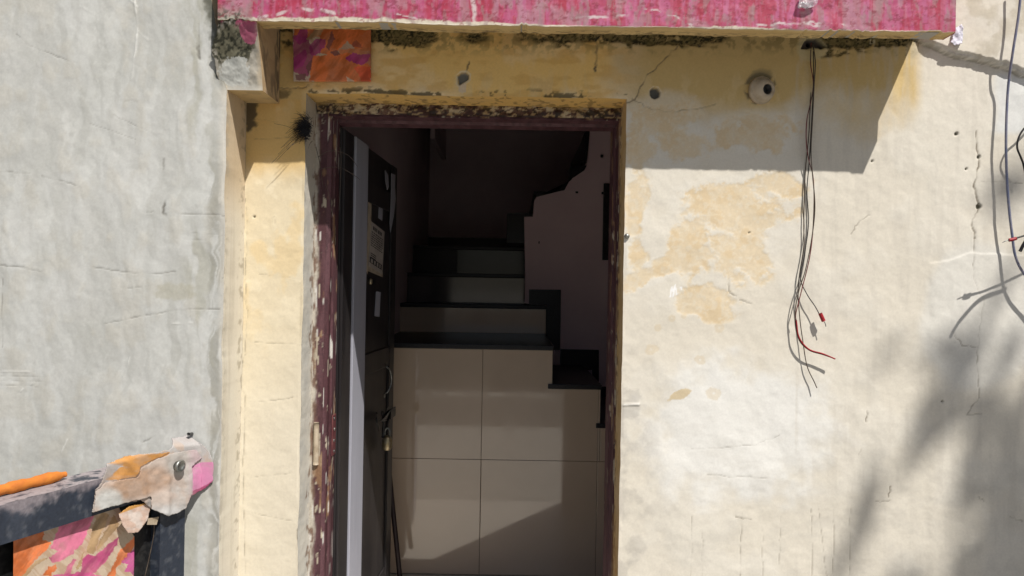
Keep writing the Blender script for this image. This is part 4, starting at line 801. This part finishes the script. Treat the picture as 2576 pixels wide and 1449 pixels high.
W2b = wp_([(2003, 805, .0225), (2010, 848, .0225), (2034, 878, .0245), (2070, 890, .0265), (2101, 903, .028)]); tag(tube('wire', W2b, .0021, 'rubber_red', None, 6), 'red insulated wire end sweeping out from the bottom of the bundle', 'wire')
W3 = wp_([(2046, 110, -.01), (2046, 135, .010), (2046, 220, .012), (2036, 400, .012), (2030, 480, .012), (2034, 560, .012), (2024, 640, .014), (2014, 700, .016), (2030, 740, .018), (2050, 770, .02), (2062, 792, .022)])
tag(tube('wire', W3, .0014, 'rubber_black', None, 6), 'black wire in the hanging bundle ending in red tape', 'wire')
tp = empty('wire_tape', at(2068, 798, -.022), 'scrap of red insulating tape on the black wire tip', 'tape')
tube('tape', wp_([(2063, 788, .022), (2067, 797, .023), (2072, 808, .023)]), .006, 'rubber_red', tp, 7, 4); tube('bare_tip', wp_([(2071, 806, .023), (2076, 814, .024), (2078, 822, .024)]), .0013, 'metal', tp, 5, 4)
W4 = wp_([(2043, 118, -.006), (2036, 320, .006), (2026, 430, .006), (2022, 560, .007), (2022, 620, .008), (2008, 720, .010), (2012, 800, .012), (2020, 860, .012), (2030, 920, .014), (2048, 960, .016), (2055, 976, .018)])
tag(tube('wire', W4, .0015, 'rubber_brown', None, 6), 'longest grey brown wire hanging close to the plaster', 'wire')
cb = wp_([(2572, -60, .06), (2562, 40, .055), (2548, 130, .05), (2536, 220, .03), (2531, 330, .03), (2532, 430, .03), (2538, 520, .03), (2546, 590, .03), (2556, 650, .03), (2585, 700, .04), (2650, 760, .05)])
tag(tube('cable', cb, .0036, 'rubber_blue', None, 8), 'blue grey cable running down over the ragged plaster ledge', 'cable')
lp_ = wp_([(2640, 260, .03), (2600, 302, .035), (2575, 325, .035), (2562, 348, .035), (2559, 372, .035), (2568, 396, .035), (2574, 412, .03), (2580, 440, .03)])
tag(tube('cable', lp_, .0028, 'rubber_black', None, 8), 'thick black cable loop sticking out past the blue grey cable', 'cable')
lw = wp_([(2720, 540, .09), (2630, 570, .10), (2590, 588, .10), (2560, 598, .10), (2540, 603, .10)])
wt = empty('stub_wire', at(2545, 603, -.1), 'short black wire stub with a red taped end by the blue grey cable', 'wire')
tube('insulation', lw, .0026, 'rubber_black', wt, 7); tube('tape', wp_([(2556, 600, .10), (2546, 603, .101), (2538, 604, .10)]), .005, 'rubber_red', wt, 7, 4); tube('bare_tip', wp_([(2538, 604, .1), (2530, 606, .101), (2522, 610, .1)]), .0013, 'metal', wt, 5, 4)
wb = wp_([(2720, 500, .15), (2650, 530, .15), (2600, 580, .15), (2578, 610, .15), (2566, 632, .15)])
tag(tube('cable', wb, .0045, 'rubber_black', None, 8), 'heavier black cable end drooping off the wall beside the red taped stub', 'cable')
# grey screw plug beside the jamb
sc = at(1577, 594, 0); tag(lathe('wall_screw', [(.001, -.004), (.007, -.004), (.008, .004), (.005, .009), (.001, .010)], sc, (0, -1, 0), 'metal', None, 12), 'grey screw head in the plaster next to the door jamb', 'screw')

# ================================================================== tuft of black hair on the jamb corner
hc = at(776, 322, -.004); V = []; Fc = []; rr_ = random.Random(5)
for k in range(320):
    a = rr_.gauss(R(165), R(34)); L = abs(rr_.gauss(.032, .011)); out = rr_.uniform(.001, .012)
    p0 = hc + Vector((rr_.gauss(0, .006), -.002, rr_.gauss(-.004, .013))); d = Vector((math.cos(a), 0, math.sin(a)))
    P = [p0, p0 + d*L*.5 + Vector((0, -out, 0)), p0 + d*L + Vector((0, -out*.8, -L*.2))]
    tubegeo(crom(P, 3), lambda t: .0009*(1 - .7*t), 3, V, Fc)
for k in range(8):
    p0 = hc + Vector((.005, -.004, -.01 - k*.004)); L = rr_.uniform(.05, .14); a = R(rr_.uniform(150, 250)); d = Vector((math.cos(a), -.25, math.sin(a)))
    tubegeo(crom([p0, p0 + d*L*.5 + Vector((0, -.01, .01)), p0 + d*L], 4), .0005, 3, V, Fc)
tag(raw('hair_tuft', V, Fc, 'hair'), 'tuft of black hair stuck on the plaster corner of the doorway', 'hair tuft')
for k, pl in enumerate(([(800, 395, .09), (826, 380, .085), (850, 381, .08), (878, 392, .08), (900, 420, .075)], [(803, 425, .09), (840, 420, .085), (862, 424, .08), (890, 440, .08), (905, 452, .08)], [(855, 370, .08), (858, 400, .08), (856, 470, .08), (853, 530, .08)], [(795, 370, .09), (806, 420, .092), (812, 470, .092)], [(818, 460, .09), (830, 500, .088), (838, 545, .088)])):
    tag(tube('straw', [at(a, b_, YR - .02 - .0*c) for a, b_, c in pl], .0009, 'rubber_brown', None, 5, 5), ['thin dry straw arching over the top of the door jamb', 'thin dry straw crossing just below the highest arching straw', 'upright dry straw crossing the other straws on the dark door', 'bent dry straw hanging on the outer jamb edge', 'short dry straw hanging down inside the jamb'][k], 'straw')

# ================================================================== scraps on the canopy
xs_f = planept((0, YF - .008, 0), (0, -1, 0), lambda X, Y: .012*(fbm(X/14, Y/14, 671) - .35))
fl = sheet('plastic_scrap', [(2004, 22), (2012, -12), (2056, -14), (2057, 8), (2047, 18), (2030, 23)], xs_f, 1.5, lambda X, Y: np.ones(X.shape + (3,))*.8, 'film', None, 1)
tag(fl, 'crumpled clear plastic scrap stuck on the pink canopy face', 'plastic scrap')
ps = sheet('paper_scrap', [(2398, 82), (2402, 70), (2420, 60), (2425, 88), (2420, 110), (2400, 116), (2390, 108)], planept((0, -.03, 0), (0, -1, 0), lambda X, Y: .012*(fbm(X/14, Y/14, 681) - .5)), 1.5, lambda X, Y: np.ones(X.shape + (3,))*np.array((.66, .65, .74)), 'print', None, 1.5)
tag(ps, 'pale lavender paper scrap on the ragged plaster by the canopy end', 'paper scrap')

# ================================================================== across the lane: wall and tree (their light and shade fall on the front)
opp = empty('lane_wall', (0, -6.8, 0), 'faded plastered boundary wall across the lane facing the doorway', 'wall')
box('wall', -14, 14, -7.0, -6.75, 0, 1.1, 'brick', opp, 0); box('coping', -14, 14, -7.06, -6.69, 1.102, 1.18, 'concrete', opp, .01); box('plinth', -14, 14, -6.748, -6.62, .002, .42, 'concrete', opp, .01)
tree = empty('shade_tree', (5.35, -4.4, 0), 'tall leafy tree across the lane shading the wall', 'tree')
TC = Vector((2.20, 0, CAMZ - 1.86)) + SUNV*9.2
tb_ = Vector((TC.x + .3, TC.y, 0)); tree.location = tb_
V, Fc = tubegeo(crom([tb_, tb_ + Vector((.1, .05, 2)), tb_ + Vector((-.1, 0, 4.2)), TC + Vector((0, 0, -1)), TC + Vector((0, 0, .8))], 6), lambda t: .17*(1 - .8*t) + .01, 10); rt_ = random.Random(11); ends = []
for k in range(52):
    a = rt_.uniform(0, 2*math.pi); h = rt_.uniform(-1.0, .55); L = rt_.uniform(.4, 1.3); p0 = TC + Vector((0, 0, h)); d = Vector((math.cos(a), math.sin(a), rt_.uniform(-.1, .6)))
    P = crom([p0, p0 + d*L*.5 + Vector((0, 0, .08)), p0 + d*L], 4); tubegeo(P, lambda t: .035*(1 - .85*t) + .004, 6, V, Fc); ends += [P[4], P[6], P[8]]
raw('trunk', V, Fc, 'bark', tree, smooth=True)
V = []; Fc = []
for e in ends:
    for j in range(60):
        p = e + Vector((rt_.gauss(0, .2), rt_.gauss(0, .2), rt_.gauss(-.05, .22))); a = rt_.uniform(0, 2*math.pi); L = rt_.uniform(.12, .26); w = L*.24
        d = Vector((math.cos(a)*.6, math.sin(a)*.6, rt_.uniform(-1.2, .1))).normalized(); s = d.cross(Vector((rt_.random(), rt_.random(), rt_.random() + .1))).normalized()
        i = len(V); V += [p, p + d*L*.5 + s*w, p + d*L, p + d*L*.5 - s*w]; Fc.append((i, i + 1, i + 2, i + 3))
tag(raw('crown', V, Fc, 'leaf', tree), kind='stuff')
